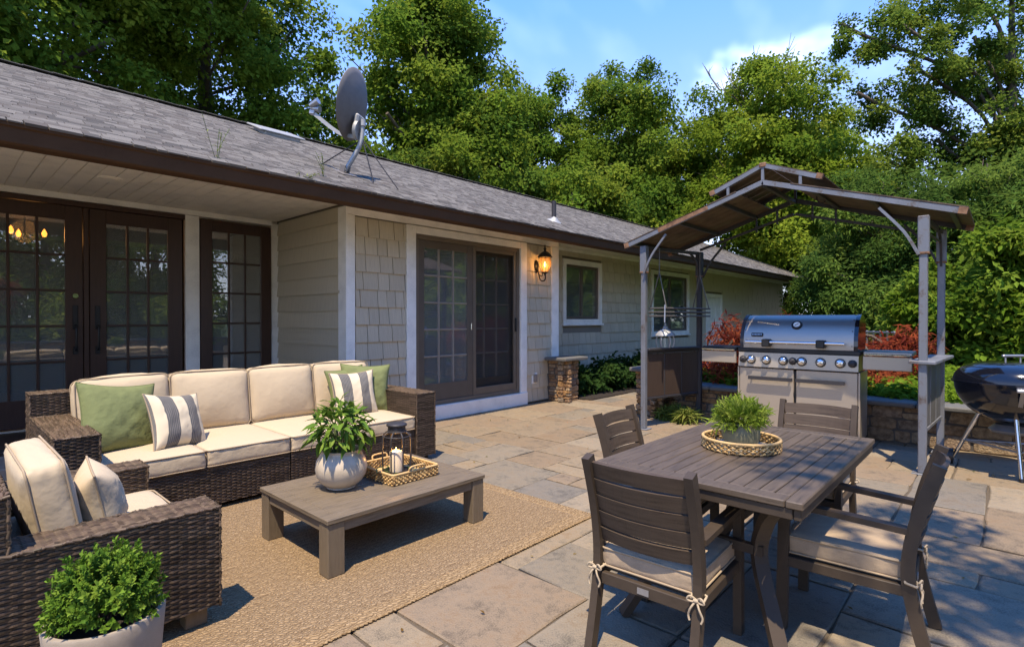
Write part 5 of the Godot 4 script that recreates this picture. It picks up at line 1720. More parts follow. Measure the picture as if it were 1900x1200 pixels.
func dining() -> void:
	var o := thing("dining_table", "rectangular grey brown slatted metal dining table", "dining table", Vector3(2.83, 0, -0.97), 0.0)
	var hx := 0.715; var hz := 0.44; var top := 0.74
	for s in [-1.0, 1.0]:
		bx("top_rail", M.dining[0], o, Vector3(-hx, top - 0.028, s * hz), Vector3(hx, top, s * (hz - 0.06)), 0.004)
		bx("top_rail", M.dining[1], o, Vector3(s * hx, top - 0.028, -hz + 0.062), Vector3(s * (hx - 0.075), top - 0.0005, hz - 0.062), 0.004)
		bx("apron", M.chair, o, Vector3(-hx + 0.012, top - 0.07, s * (hz - 0.008)), Vector3(hx - 0.012, top - 0.029, s * (hz - 0.035)), 0.003)
		bx("apron", M.chair, o, Vector3(s * (hx - 0.008), top - 0.07, -hz + 0.037), Vector3(s * (hx - 0.035), top - 0.029, hz - 0.037), 0.003)
	var n := 13
	for k in n:
		var a := lerpf(-hz + 0.06, hz - 0.06, float(k) / n); var e := lerpf(-hz + 0.06, hz - 0.06, float(k + 1) / n)
		bx("slat", M.dining[k % 3], o, Vector3(-hx + 0.078, top - 0.022, a + 0.0022), Vector3(hx - 0.078, top - 0.001, e - 0.0022), 0.003)
	bx("under_brace", M.black, o, Vector3(-0.5, top - 0.06, -0.3), Vector3(0.5, top - 0.03, 0.3))
	for sx in [-1.0, 1.0]:
		for sz in [-1.0, 1.0]:
			var b := B.new()
			b.bar(smoothed([Vector3(sx * 0.56, top - 0.06, sz * 0.33), Vector3(sx * 0.46, 0.56, sz * 0.24), Vector3(sx * 0.43, 0.4, sz * 0.2), Vector3(sx * 0.5, 0.2, sz * 0.27), Vector3(sx * 0.6, 0.002, sz * 0.36)], 5), 0.06, 0.035, Vector3(sz, 0, -sx))
			put(b.mesh(), "leg", M.chair, o)
	for s in [-1.0, 1.0]:
		var b := B.new()
		b.bar([Vector3(s * 0.44, 0.42, -0.22), Vector3(s * 0.44, 0.42, 0.22)], 0.04, 0.03, Vector3.UP)
		put(b.mesh(), "stretcher", M.chair, o)
	var bb := B.new()
	bb.bar([Vector3(-0.44, 0.42, 0), Vector3(0.44, 0.42, 0)], 0.04, 0.03, Vector3.UP)
	put(bb.mesh(), "stretcher", M.chair, o)
	# tray and plant
	var t := thing("round_tray", "round woven tray on the dining table", "tray", Vector3(2.83, 0.7405, -1.0))
	bb = B.new()
	bb.lathe([Vector2(0, 0.008), Vector2(0.175, 0.008), Vector2(0.18, 0.001), Vector2(0, 0.001)], 36)
	put(bb.mesh(), "tray_bottom", mat(Color(0.36, 0.33, 0.28), 0.8, {"tex": "mottle", "scale": 4.0}), t)
	bb = B.new()
	for r in 4:
		for k in 64:
			bb.col = [Color(1, 1, 1), Color(0.7, 0.65, 0.55), Color(1.15, 1.05, 0.9), Color(0.45, 0.4, 0.35)][rng.randi() % 4]
			var q := 1.0 if (k + r) % 2 == 0 else -1.0
			var pts := []
			for j in 3:
				var a := TAU * (k + j * 0.5) / 64
				var rad := 0.183 + (0.004 if j == 1 else -0.002) * q
				pts.append(Vector3(cos(a) * rad, 0.007 + r * 0.012 + (0.003 * q if j == 1 else 0.0), sin(a) * rad))
			bb.tube(pts, 0.0065, 5, false)
	put(bb.mesh(false, true), "woven_side", M.basket, t, "stuff")
	bb = B.new()
	var hoop := []
	for k in 49: hoop.append(Vector3(cos(TAU * k / 48) * 0.184, 0.053, sin(TAU * k / 48) * 0.184))
	bb.tube(hoop, 0.008, 7, false)
	put(bb.mesh(), "rim", M.basket, t)
	var f := thing("potted_fern", "bright green fern in a small olive pot on the dining table", "potted plant", Vector3(2.83, 0.7495, -1.0))
	bb = B.new()
	bb.lathe([Vector2(0, 0), Vector2(0.065, 0), Vector2(0.082, 0.02), Vector2(0.093, 0.055), Vector2(0.092, 0.09), Vector2(0.086, 0.115), Vector2(0.088, 0.122), Vector2(0.08, 0.123), Vector2(0.077, 0.105), Vector2(0, 0.1)], 32)
	put(bb.mesh(), "pot", M.pot_green, f)
	var fm := []
	for k in 20:
		bb = B.new()
		bb.col = [Color(0.17, 0.24, 0.028), Color(0.215, 0.285, 0.036), Color(0.125, 0.19, 0.022), Color(0.26, 0.32, 0.055)][k % 4]
		var ln: float = [0.06, 0.072, 0.05, 0.08, 0.065][k / 4]
		bb.tube([Vector3.ZERO, Vector3(0, 0.006, -ln * 0.5), Vector3(0, -0.004, -ln)], [0.0016, 0.0012, 0.0005], 4, false)
		for i in 11:
			var u := i / 11.0
			var s := 1.0 if i % 2 == 0 else -1.0
			leaf_into(bb, Transform3D(aim(Vector3(s * rnd(0.35, 0.8), rnd(-0.1, 0.6), -rnd(0.6, 1.0))), Vector3(0, 0, -ln * u)), rnd(0.024, 0.04), 0.007, rnd(0.1, 0.5), 0.2)
		fm.append(bb.mesh(false, true))
	for k in 280:
		var y := lerpf(1.0, -0.3, (k + 0.5) / 280.0)
		var a := k * 2.39996 + rnd(-0.3, 0.3)
		var rr := sqrt(maxf(0.0, 1.0 - y * y))
		var d := Vector3(cos(a) * rr, y, sin(a) * rr)
		var at := Vector3(0, 0.13, 0) + d * Vector3(0.082, 0.06, 0.082) * (rnd(0.75, 1.15) if k % 3 else rnd(0.3, 0.7))
		at.y = maxf(at.y, 0.118)
		var m := put(fm[rng.randi() % 20], "frond", M.plant_leaf, f)
		m.transform = Transform3D(aim((d + rdir() * 0.55 + Vector3(0, 0.25, 0)).normalized(), rnd(-1.5, 1.5)) * Basis.from_scale(Vector3.ONE * rnd(0.7, 1.15)), at)
	# chairs
	var c := make_chair()
	c.position = Vector3(2.18, 0, -1.08)
	c.rotation.y = -PI / 2 + 0.05
	dup(c, "brown slat back chair tucked under the front long side of the dining table", Vector3(2.86, 0, -0.5), 0.05, "dining_chair")
	dup(c, "brown slat back chair on the far long side of the dining table", Vector3(2.97, 0, -1.52), PI + 0.08, "dining_chair")
	dup(c, "brown slat back chair at the table end in front of the gas grill", Vector3(3.83, 0, -0.94), PI / 2 + 0.02, "dining_chair")

# faces -z
func make_chair() -> Node3D:
	var o := thing("dining_chair", "nearest brown slat back chair, its back to the camera, tied beige cushion", "chair", Vector3.ZERO, 0.0, "dining chairs round the slatted table")
	for s in [-1.0, 1.0]:
		var x: float = s * 0.218
		var b := B.new()
		b.bar(smoothed([Vector3(x, 0.003, 0.285), Vector3(x, 0.2, 0.235), Vector3(x, 0.36, 0.208), Vector3(x, 0.5, 0.215), Vector3(x, 0.66, 0.25), Vector3(x, 0.83, 0.305)], 4), 0.034, 0.048, Vector3.RIGHT)
		put(b.mesh(), "rear_leg", M.chair, o)
		b = B.new()
		b.bar([Vector3(x * 1.02, 0.003, -0.255), Vector3(x * 1.02, 0.56, -0.245)], 0.036, 0.045, Vector3.RIGHT)
		put(b.mesh(), "front_leg", M.chair, o)
		b = B.new()
		b.bar(smoothed([Vector3(x * 1.02, 0.568, -0.28), Vector3(x * 1.03, 0.57, -0.1), Vector3(x, 0.555, 0.205)], 4), 0.05, 0.024, Vector3.RIGHT)
		put(b.mesh(), "armrest", M.chair, o)
		bx("side_rail", M.chair, o, Vector3(x - 0.013, 0.29, -0.235), Vector3(x + 0.013, 0.335, 0.195), 0.003)
	bx("front_rail", M.chair, o, Vector3(-0.205, 0.29, -0.262), Vector3(0.205, 0.335, -0.236), 0.003)
	bx("rear_rail", M.chair, o, Vector3(-0.2, 0.275, 0.2), Vector3(0.2, 0.325, 0.226), 0.003)
	bx("seat_deck", M.black, o, Vector3(-0.203, 0.328, -0.234), Vector3(0.203, 0.342, 0.197), 0.003)
	bx("label_plate", M.alu, o, Vector3(-0.03, 0.287, 0.227), Vector3(0.02, 0.312, 0.23))
	var lean_v := Vector3(0, 0.17, 0.055).normalized()
	for k in 5:
		var y := 0.49 + k * 0.0715
		var zc := lerpf(0.213, 0.298, clampf((y - 0.5) / 0.32, 0, 1))
		var pts := []
		for i in 9:
			var u := i / 8.0 * 2 - 1
			pts.append(Vector3(u * 0.202, y + (0.012 * (1 - u * u) if k == 4 else 0.0) * 0.4, zc + 0.035 * (1 - u * u) - 0.004))
		var b := B.new()
		b.bar(pts, 0.068 if k > 0 else 0.06, 0.016, lean_v)
		put(b.mesh(), "back_slat", M.slat, o)
	cushion(o, "seat_cushion", Vector3(0.425, 0.088, 0.455), Vector3(0, 0.386, -0.02), Basis(), 81, M.tan, M.piping, 1, Vector3(0.002, 0.01, 0.002), 0.022)
	for s in [-1.0, 1.0]:
		var b := B.new()
		var c := Vector3(s * 0.218, 0.345, 0.238)
		b.tube([Vector3(s * 0.2, 0.36, 0.19), Vector3(s * 0.243, 0.352, 0.2), Vector3(s * 0.245, 0.347, 0.236), c, Vector3(s * 0.195, 0.347, 0.236), Vector3(s * 0.19, 0.352, 0.2)], 0.0055, 6)
		for e in [-1.0, 1.0]:
			b.tube(smoothed([c, c + Vector3(e * 0.02, 0.016, 0.012), c + Vector3(e * 0.033, 0.0, 0.012), c + Vector3(e * 0.015, -0.005, 0.008), c], 4), 0.0042, 6)
			b.tube(smoothed([c, c + Vector3(e * 0.015, -0.024, 0.016), c + Vector3(e * 0.027, -0.056, 0.012), c + Vector3(e * 0.022, -0.076, 0.014)], 4), 0.0042, 6)
		b.tube([c - Vector3(0.009, 0, -0.006), c + Vector3(0.009, 0, 0.006)], 0.008, 6)
		put(b.mesh(), "cushion_tie", M.tie, o)
	return o


# ---------------------------------------------------------------- plants
var clumps := {}

# a spray of leaves about the origin, roughly facing up and out along +y
func spray(count: int, radius: float, l: float, w: float, droop: float, sd: int, flat := 0.6) -> ArrayMesh:
	rng.seed = sd
	var b := B.new()
	for k in count:
		var d := rdir()
		d.y *= flat
		var at := d * radius * pow(rng.randf(), 0.5)
		var dir := (d + rdir() * 0.7 + Vector3(0, -0.15, 0)).normalized()
		var s := rnd(0.7, 1.2)
		var x := Transform3D(aim(dir, rnd(-0.9, 0.9)), at)
		var tip := -l * s
		var hw := w * s / 2
		var mid := x * Vector3(0, 0.0, tip * 0.45); var end := x * Vector3(0, tip * -0.12 * -droop, tip)
		var a := x * Vector3(-hw, hw * 0.35, tip * 0.42); var c := x * Vector3(hw, hw * 0.35, tip * 0.42); var o := x * Vector3.ZERO
		var nl := (x.basis * Vector3(0.35, 1, 0)).normalized(); var nr := (x.basis * Vector3(-0.35, 1, 0)).normalized()
		b.tri(o, a, mid, nl, nl, nl); b.tri(a, end, mid, nl, nl, nl)
		b.tri(o, mid, c, nr, nr, nr); b.tri(c, mid, end, nr, nr, nr)
	return b.mesh()

func make_sprays() -> void:
	clumps.broad = [spray(30, 0.38, 0.14, 0.108, 1.0, 101), spray(30, 0.4, 0.155, 0.1, 1.0, 102), spray(28, 0.38, 0.125, 0.11, 1.0, 103)]
	clumps.needle = [spray(36, 0.3, 0.12, 0.045, 1.6, 111, 0.35), spray(36, 0.32, 0.13, 0.04, 1.6, 112, 0.35)]
	clumps.fine = [spray(20, 0.2, 0.1, 0.06, 1.0, 121), spray(20, 0.2, 0.11, 0.055, 1.0, 122)]
	clumps.lance = [spray(22, 0.2, 0.17, 0.03, 1.8, 131, 0.4), spray(22, 0.22, 0.19, 0.03, 1.8, 132, 0.4)]
	clumps.grass = [spray(12, 0.08, 0.16, 0.02, 1.6, 141, 0.3)]

# crown: blobs are [centre, radius x, radius y]; tones are leaf colours
func crown(o: Node, sort: String, blobs: Array, tones: Array, per: float, clump_r: float, size: float, sd: int, called := "crown", shell := 0.45) -> void:
	rng.seed = sd
	var bufs := []
	for k in clumps[sort].size(): bufs.append(PackedFloat32Array())
	for q in blobs:
		var c: Vector3 = q[0]
		var rx: float = q[1]; var ry: float = q[2]
		var n := int(4.0 * PI * rx * (rx + ry) / 2.0 * per)
		for i in n:
			var d := rdir()
			var f := lerpf(shell, 1.0, pow(rng.randf(), 0.6)) * (1.0 + 0.2 * sin(d.x * 5.3 + sd) * cos(d.y * 4.1 + sd * 0.7) + 0.14 * sin(d.z * 8.0 + d.y * 6.0 + sd))
			var cc := c + Vector3(d.x * rx, d.y * ry, d.z * rx) * f * rnd(0.92, 1.1)
			var tone: Color = tones[rng.randi() % tones.size()]
			var rr := clump_r * rnd(0.45, 1.45)
			var m := int(9 + rng.randi() % 7)
			for j in m:
				var e := rdir()
				e.y = e.y * 0.6 + 0.12
				var p := cc + e * rr * pow(rng.randf(), 0.4)
				var up := (e * 0.8 + Vector3(0, 0.9, 0) + d * 0.5).normalized()
				var bs := Basis(Quaternion(Vector3.UP, up)) * Basis(Vector3.UP, rnd(0, TAU)) * Basis.from_scale(Vector3.ONE * size * rnd(0.75, 1.25))
				var v := rnd(0.8, 1.22)
				inst(bufs[rng.randi() % bufs.size()], bs, p, Color(tone.r * v * rnd(0.92, 1.1), tone.g * v, tone.b * v))
	for k in bufs.size():
		if bufs[k].size(): scatter(called, clumps[sort][k], M.leaf, o, bufs[k])

func trunk(o: Node, h: float, r: float, limbs: int, m: Material, spread: float, sd: int, from := 0.35) -> void:
	rng.seed = sd
	var b := B.new()
	var pts := []
	for k in 7:
		var f := k / 6.0
		pts.append(Vector3(sin(f * 3 + sd) * 0.15 * f, h * f, cos(f * 2.4 + sd) * 0.15 * f))
	b.tube(pts, [r * 1.3, r, r * 0.85, r * 0.7, r * 0.5, r * 0.3, r * 0.1], 9)
	for k in limbs:
		var f := lerpf(from, 0.92, (k + 0.5) / limbs)
		var a := k * 2.39996 + sd
		var p := Vector3(pts[int(f * 6)].x, h * f, pts[int(f * 6)].z)
		var l := spread * (1.1 - 0.6 * f) * rnd(0.7, 1.1)
		var d := Vector3(cos(a), rnd(0.35, 0.8), sin(a))
		var e1 := p + d * l * 0.45; var e2 := p + Vector3(d.x, d.y * 0.9, d.z) * l
		b.tube(smoothed([p, e1, e2], 3), r * 0.26 * (1.15 - f), 6)
		for s in 2:
			var e3 := e1 + (d + rdir() * 0.8) * l * 0.5
			b.tube([e1, e3], [r * 0.12, r * 0.04], 5)
	put(b.mesh(), "trunk", m, o)

func tree(called: String, label: String, at: Vector3, h: float, r: float, blobs: Array, sort: String, tones: Array, per: float, clump_r: float, size: float, sd: int, cat := "tree", limbs := 12, from := 0.35) -> Node3D:
	var o := thing(called, label, cat, at)
	if r > 0.0: trunk(o, h, r, limbs, M.bark, h * 0.3, sd, from)
	crown(o, sort, blobs, tones, per, clump_r, size, sd)
	return o

func trees() -> void:
	var dark := [Color(0.115, 0.185, 0.03), Color(0.15, 0.22, 0.034), Color(0.085, 0.145, 0.026), Color(0.19, 0.255, 0.04)]
	var mid := [Color(0.13, 0.21, 0.026), Color(0.17, 0.25, 0.03), Color(0.095, 0.165, 0.024), Color(0.21, 0.28, 0.036)]
	var light := [Color(0.175, 0.255, 0.026), Color(0.215, 0.29, 0.032), Color(0.135, 0.21, 0.024), Color(0.25, 0.315, 0.04)]
	var ever := [Color(0.1, 0.175, 0.034), Color(0.13, 0.21, 0.038), Color(0.075, 0.135, 0.028), Color(0.155, 0.235, 0.042)]
	var v := func(x: float, y: float, z: float) -> Vector3: return Vector3(x, y, z)
	# dark maples close behind the left part of the roof
	tree("maple_tree", "tall dark maple behind the far left of the roof, running out of the frame", v.call(1.5, 0, -18.5), 14, 0.35, [[v.call(0, 10.5, 0), 4.6, 5.0], [v.call(-2.5, 8, 1.5), 3.0, 2.6], [v.call(2.5, 13, 1), 3.0, 3.0]], "broad", mid, 0.62, 0.85, 1.15, 201)
	tree("maple_tree", "tall dark maple behind the satellite dish, sky showing through its twigs", v.call(6.6, 0, -20.5), 15, 0.4, [[v.call(-0.1, 10, 0), 4.15, 5.1], [v.call(2.4, 7.5, 1.2), 2.8, 2.6], [v.call(-1.5, 14.5, 0.6), 3.4, 3.0]], "broad", mid, 0.55, 0.85, 1.15, 202)
	tree("oak_tree", "big sunlit broadleaf tree right of the satellite dish, top at the frame edge", v.call(14.0, 0, -17.3), 14, 0.4, [[v.call(0, 10.6, 0), 3.0, 3.9], [v.call(0.6, 7.0, 1.0), 3.2, 2.8], [v.call(0.3, 13.0, 0.2), 2.0, 2.0]], "broad", mid, 0.85, 0.8, 1.2, 203)
	tree("maple_tree", "low bushy maple under the big sunlit tree, just above the roof ridge", v.call(12.6, 0, -15.4), 6.5, 0.2, [[v.call(0.5, 5.6, -0.6), 2.6, 2.2], [v.call(3.4, 5.2, 0), 2.4, 2.0]], "broad", dark, 0.8, 0.7, 1.1, 204)
	tree("maple_tree", "slender airy tree in the gap of sky behind the roof ridge", v.call(20.6, 0, -17.6), 13, 0.25, [[v.call(0, 11.6, 0), 1.9, 1.9], [v.call(0.4, 8.6, 0.6), 2.4, 2.2], [v.call(-0.6, 6.2, 1.0), 2.6, 2.0]], "broad", mid, 0.72, 0.75, 1.2, 205)
	tree("oak_tree", "round topped green tree right of the slender airy tree", v.call(24.6, 0, -14.6), 13, 0.3, [[v.call(0, 10.9, 0), 2.9, 2.8], [v.call(-0.6, 7.8, 0.8), 3.2, 3.0], [v.call(1.8, 8.6, 1.2), 2.6, 2.6]], "broad", mid, 0.75, 0.8, 1.2, 206)
	tree("maple_tree", "bushy mid height tree behind the vent pipe on the roof", v.call(18.6, 0, -13.6), 7, 0.2, [[v.call(0, 5.6, 0), 2.6, 2.4], [v.call(3.2, 5.6, 0.3), 2.6, 2.2]], "broad", mid, 0.75, 0.7, 1.15, 207)
	var t := tree("locust_tree", "broad bright green tree with bare dead twigs sticking out of its top", v.call(26.8, 0, -8.6), 13.0, 0.32, [[v.call(0, 10.0, 0), 3.9, 3.1], [v.call(-1.6, 7.0, 1.4), 3.4, 2.8], [v.call(1.6, 7.4, 1.4), 3.6, 3.0], [v.call(0.3, 4.8, 2.0), 4.0, 2.4]], "broad", light, 0.72, 0.75, 1.1, 208)
	rng.seed = 77
	var b := B.new()
	for k in 16:
		var p := v.call(rnd(-1.4, 1.4), 12.2, rnd(-1.6, 1.4))
		var d := v.call(rnd(-0.5, 0.5), 1.0, rnd(-0.6, 0.6))
		var e: Vector3 = p + d * rnd(1.0, 2.1)
		b.tube([p, (p + e) / 2 + rdir() * 0.08, e], [0.045, 0.03, 0.008], 5)
		for s in 3: b.tube([p.lerp(e, rnd(0.3, 0.8)), p.lerp(e, 0.8) + rdir() * 0.5], [0.018, 0.006], 4)
	put(b.mesh(), "dead_twigs", M.pale_bark, t, "stuff")
	# loose tall tree overhanging at the upper right
	var boughs := []
	for q in [[-5.1, 11.0, 1.1, 0.95], [-3.4, 10.9, 1.3, 0.7], [-3.1, 9.7, 1.5, 0.75], [-4.6, 8.7, 1.0, 0.7], [-1.2, 10.4, 1.7, 1.6], [-3.3, 8.3, 1.4, 0.7], [-0.6, 7.8, 1.4, 1.6], [-2.3, 7.2, 1.1, 0.6], [-1.6, 12.6, 2.2, 1.2], [0.9, 9.6, 2.0, 2.4], [-3.9, 6.6, 1.3, 0.8]]:
		boughs.append([v.call(q[0] * 0.676 + rng.randf() * 0.6, q[1], q[0] * 0.737), q[2], q[3]])
	t = tree("ash_tree", "tall loose branched tree leaning in from the upper right corner", v.call(24.2, 0, 0.2), 14, 0.24, boughs, "broad", dark, 0.55, 0.42, 0.8, 209, "tree", 0)
	for q in boughs:
		var e: Vector3 = q[0]
		tb("limb", M.bark, t, smoothed([v.call(0, maxf(3.0, e.y - 4.0), 0), Vector3(e.x * 0.35, e.y - 1.6, e.z * 0.35), e + Vector3(0, -0.1, 0), e * Vector3(1.15, 1.03, 1.15)], 4), 0.055, 6)
	tree("oak_tree", "dense dark tree at the right edge behind the sunlit hedge", v.call(24.5, 0, 3.6), 8.5, 0.3, [[v.call(0, 7.2, 0), 3.0, 2.6], [v.call(-0.6, 5.0, -2.6), 3.0, 2.6]], "broad", dark, 0.7, 0.8, 1.15, 210)
	# evergreens that close the view behind the gazebo
	tree("spruce_tree", "dark evergreen directly behind the gazebo roof", v.call(19.6, 0, -2.9), 5.6, 0.2, [[v.call(0, 2.0, 0), 2.3, 2.0], [v.call(0, 3.8, 0), 1.7, 1.8]], "needle", ever, 1.3, 0.6, 1.25, 211)
	tree("spruce_tree", "dark evergreen right of the gas grill lid, lower branches drooping", v.call(19.2, 0, -0.5), 5.6, 0.2, [[v.call(0, 2.0, 0), 2.3, 2.0], [v.call(0, 3.7, 0), 1.7, 1.6]], "needle", ever, 1.3, 0.6, 1.25, 212)
	tree("spruce_tree", "dark evergreen beyond the right end of the house", v.call(27.2, 0, -6.3), 6.4, 0.2, [[v.call(0, 2.2, 0), 2.6, 2.4], [v.call(0, 4.8, 0), 2.0, 2.2]], "needle", ever, 1.2, 0.6, 1.25, 213)
	tree("spruce_tree", "dark evergreen above the right gazebo post", v.call(19.6, 0, 1.0), 5.6, 0.2, [[v.call(0, 2.2, 0), 2.4, 2.0], [v.call(0, 3.9, 0), 1.7, 1.6]], "needle", ever, 1.2, 0.6, 1.25, 214)
	tree("spruce_tree", "dark evergreen at the right edge above the hedge", v.call(18.4, 0, 3.8), 5.4, 0.2, [[v.call(0, 2.2, 0), 2.4, 2.0], [v.call(0, 3.8, 0), 1.7, 1.6]], "needle", ever, 1.1, 0.6, 1.25, 216)
	tree("hornbeam_hedge", "sunlit green clipped hedge behind the kettle grill", v.call(12.6, 0, 0.9), 2.4, 0.0, [[v.call(-0.2, 1.4, -1.35), 1.0, 1.25], [v.call(0, 1.75, -0.3), 1.15, 1.3], [v.call(0.1, 1.8, 1.0), 1.3, 1.35], [v.call(0.2, 1.75, 2.4), 1.3, 1.35]], "fine", [Color(0.13, 0.21, 0.02), Color(0.16, 0.25, 0.028), Color(0.1, 0.17, 0.018), Color(0.19, 0.27, 0.035)], 5.0, 0.26, 1.15, 215, "hedge")
	# red maple behind the wall and grill
	var red := [Color(0.23, 0.045, 0.025), Color(0.31, 0.08, 0.035), Color(0.14, 0.028, 0.02), Color(0.36, 0.12, 0.055), Color(0.12, 0.03, 0.02)]
	t = thing("japanese_maple", "weeping red leaved maple behind the gas grill", "shrub", Vector3(9.3, 0.4, -2.35))
	b = B.new()
	for k in 9:
		var a := TAU * k / 9
		b.tube(smoothed([Vector3.ZERO, Vector3(cos(a) * 0.3, 0.6, sin(a) * 0.3), Vector3(cos(a) * 0.9, 0.75, sin(a) * 0.9), Vector3(cos(a) * 1.25, 0.3, sin(a) * 1.25)], 4), 0.025, 6)
	put(b.mesh(), "trunk", M.bark, t)
	crown(t, "lance", [[Vector3(0, 0.52, 0), 0.7, 0.42], [Vector3(-0.9, 0.12, -0.7), 0.6, 0.4], [Vector3(0.2, 0.22, 0.8), 0.55, 0.36], [Vector3(-0.5, 0.2, 0.4), 0.6, 0.35], [Vector3(-0.2, 0.62, -0.7), 0.42, 0.26], [Vector3(0.35, 0.42, 1.15), 0.42, 0.3], [Vector3(-0.7, 0.05, 0.9), 0.5, 0.28]], red, 4.2, 0.3, 0.8, 221)
	# bed behind the wall
	var soil := structure("planting_bed")
	bx("soil", M.soil, soil, Vector3(7.76, -0.03, -3.9), Vector3(14.5, 0.4, 6.0), 0.02)
	t = thing("ground_cover", "bright green ground cover growing behind the low stone wall", "ground cover", Vector3.ZERO)
	t.set_meta("kind", "stuff")
	rng.seed = 31
	var buf := PackedFloat32Array()
	for k in 5200:
		var p := Vector3(rnd(7.75, 13.5), 0.42, rnd(-3.6, 2.6))
		var c: Color = [Color(0.16, 0.26, 0.02), Color(0.21, 0.31, 0.035), Color(0.12, 0.21, 0.02)][rng.randi() % 3]
		inst(buf, Basis(Vector3.UP, rnd(0, TAU)) * Basis.from_scale(Vector3.ONE * rnd(0.7, 1.3)), p + Vector3(0, rnd(0.02, 0.12), 0), c)
	scatter("leaves", clumps.fine[0], M.leaf, t, buf)
	# shrubs at the foot of the house
	var g := [Color(0.035, 0.075, 0.02), Color(0.05, 0.1, 0.025), Color(0.03, 0.06, 0.016)]
	var bed := structure("planting_bed")
	bx("soil", M.soil, bed, Vector3(7.72, -0.03, ZR + 0.02), Vector3(XE + 1.0, 0.03, -5.25), 0.01)
	for q in [[8.15, 0.3], [8.9, 0.36], [9.7, 0.33], [10.6, 0.38], [11.6, 0.34]]:
		var side: String = ["nearest the stone pier", "second from the stone pier", "third from the stone pier", "fourth from the stone pier", "farthest from the stone pier"][{8.15: 0, 8.9: 1, 9.7: 2, 10.6: 3, 11.6: 4}[q[0]]]
		t = thing("dark_shrub", "low dark green shrub under the house wall, " + side, "shrub", Vector3(q[0], 0.02, -5.75), 0.0, "low shrubs along the house wall")
		crown(t, "fine", [[Vector3(0, q[1] * 0.75, 0), q[1] * 1.25, q[1] * 0.8]], g, 8.0, 0.12, 0.85, 300 + int(q[0] * 10), "foliage", 0.2)
	t = thing("grass_clump", "small yellow green grass clump at the foot of the sunlit stone wall", "plant", Vector3(7.05, 0.0, -3.45))
	crown(t, "grass", [[Vector3(0, 0.07, 0), 0.22, 0.08], [Vector3(-0.15, 0.05, 0.35), 0.2, 0.07]], [Color(0.22, 0.26, 0.06), Color(0.16, 0.22, 0.04), Color(0.3, 0.3, 0.1)], 14.0, 0.1, 1.0, 320, "blades", 0.2)
	# garden that the glass mirrors, behind the camera
	for q in [[-5.0, "left of the camera"], [-1.0, "straight behind the camera"], [3.2, "reflected in the left french door"], [7.0, "reflected in the right french door"]]:
		tree("garden_tree", "green garden tree beyond the far stone wall, " + q[1], v.call(q[0], 0, 12.8), 8.5, 0.22, [[v.call(0, 5.4, 0), 2.7, 3.2], [v.call(1.0, 2.6, -0.6), 2.2, 1.8]], "broad", light, 0.5, 0.8, 1.2, 400 + int(q[0]))
	tree("garden_hedge", "leafy shrub border on the far stone wall, mirrored in the glass doors", v.call(0, 0.3, 10.2), 2.0, 0.0, [[v.call(-5, 1.0, 0), 1.7, 1.3], [v.call(-2, 0.9, 0), 1.6, 1.1], [v.call(1, 1.1, 0), 1.7, 1.3], [v.call(4, 0.9, 0), 1.6, 1.1], [v.call(7, 1.1, 0), 1.7, 1.4]], "fine", light, 1.6, 0.4, 1.9, 430, "hedge")
	tree("red_maple", "red leaved maple on the far garden wall, mirrored in the glass doors", v.call(1.2, 0, 9.5), 2.6, 0.08, [[v.call(0, 2.1, 0), 0.9, 0.7]], "lance", red, 5.0, 0.25, 1.2, 440, "shrub")
	tree("garden_tree", "tall green tree beside the patio's right side, mirrored in the sliding door", v.call(14.5, 0, 7.5), 9.0, 0.22, [[v.call(0, 5.6, 0), 2.9, 3.4], [v.call(-1.0, 2.6, 0.6), 2.4, 2.0]], "broad", mid, 0.5, 0.8, 1.2, 450)
	tree("garden_tree", "broad green tree past the patio's right side, mirrored in the small window", v.call(19.0, 0, 9.0), 9.0, 0.22, [[v.call(0, 5.6, 0), 3.4, 3.6], [v.call(-1.0, 2.6, 0.6), 2.6, 2.2]], "broad", mid, 0.5, 0.8, 1.2, 451)
	tree("shade_tree", "tree behind the camera whose crown dapples the paving by the dining chairs", v.call(-2.4, 0, 4.0), 7.5, 0.16, [[v.call(2.5, 7.6, -2.2), 1.3, 0.7], [v.call(3.7, 7.9, -2.0), 1.1, 0.6]], "broad", mid, 0.5, 0.4, 0.75, 460, "tree", 6)
	rng.seed = 9
	# weeds rooted in the gutter and on the roof
	for q in [[Vector3(1.79, 2.79, -5.25), 0.42, "tall weed growing from the gutter over the recessed porch"], [Vector3(2.55, 2.79, -5.2), 0.2, "yellowish tuft of weed hanging over the gutter left of the satellite dish"], [Vector3(2.95, 2.92, -5.5), 0.3, "thin pale weed standing on the roof left of the satellite dish"]]:
		t = thing("roof_weed", q[2], "weed", q[0])
		b = B.new()
		var lm := B.new()
		lm.col = Color(0.24, 0.28, 0.07)
		for k in 4:
			var l: float = q[1] * rnd(0.6, 1.0)
			var d := Vector3(rnd(-0.5, 0.5), 1.0, rnd(-0.2, 0.3)) if q[1] != 0.2 else Vector3(rnd(-0.9, 0.9), 0.35, rnd(0.3, 0.9))
			var pts := smoothed([Vector3.ZERO, d * l * 0.5, d * l + Vector3(rnd(-0.05, 0.05), 0, 0)], 4)
			b.tube(pts, 0.0028, 4)
			for i in 7: leaf_into(lm, Transform3D(aim(d + rdir() * 1.4), pts[1 + i % (pts.size() - 1)]), 0.04, 0.011, 0.4, 0.2)
		put(b.mesh(), "stem", M.stem, t)
		put(lm.mesh(false, true), "foliage", M.plant_leaf, t, "stuff")

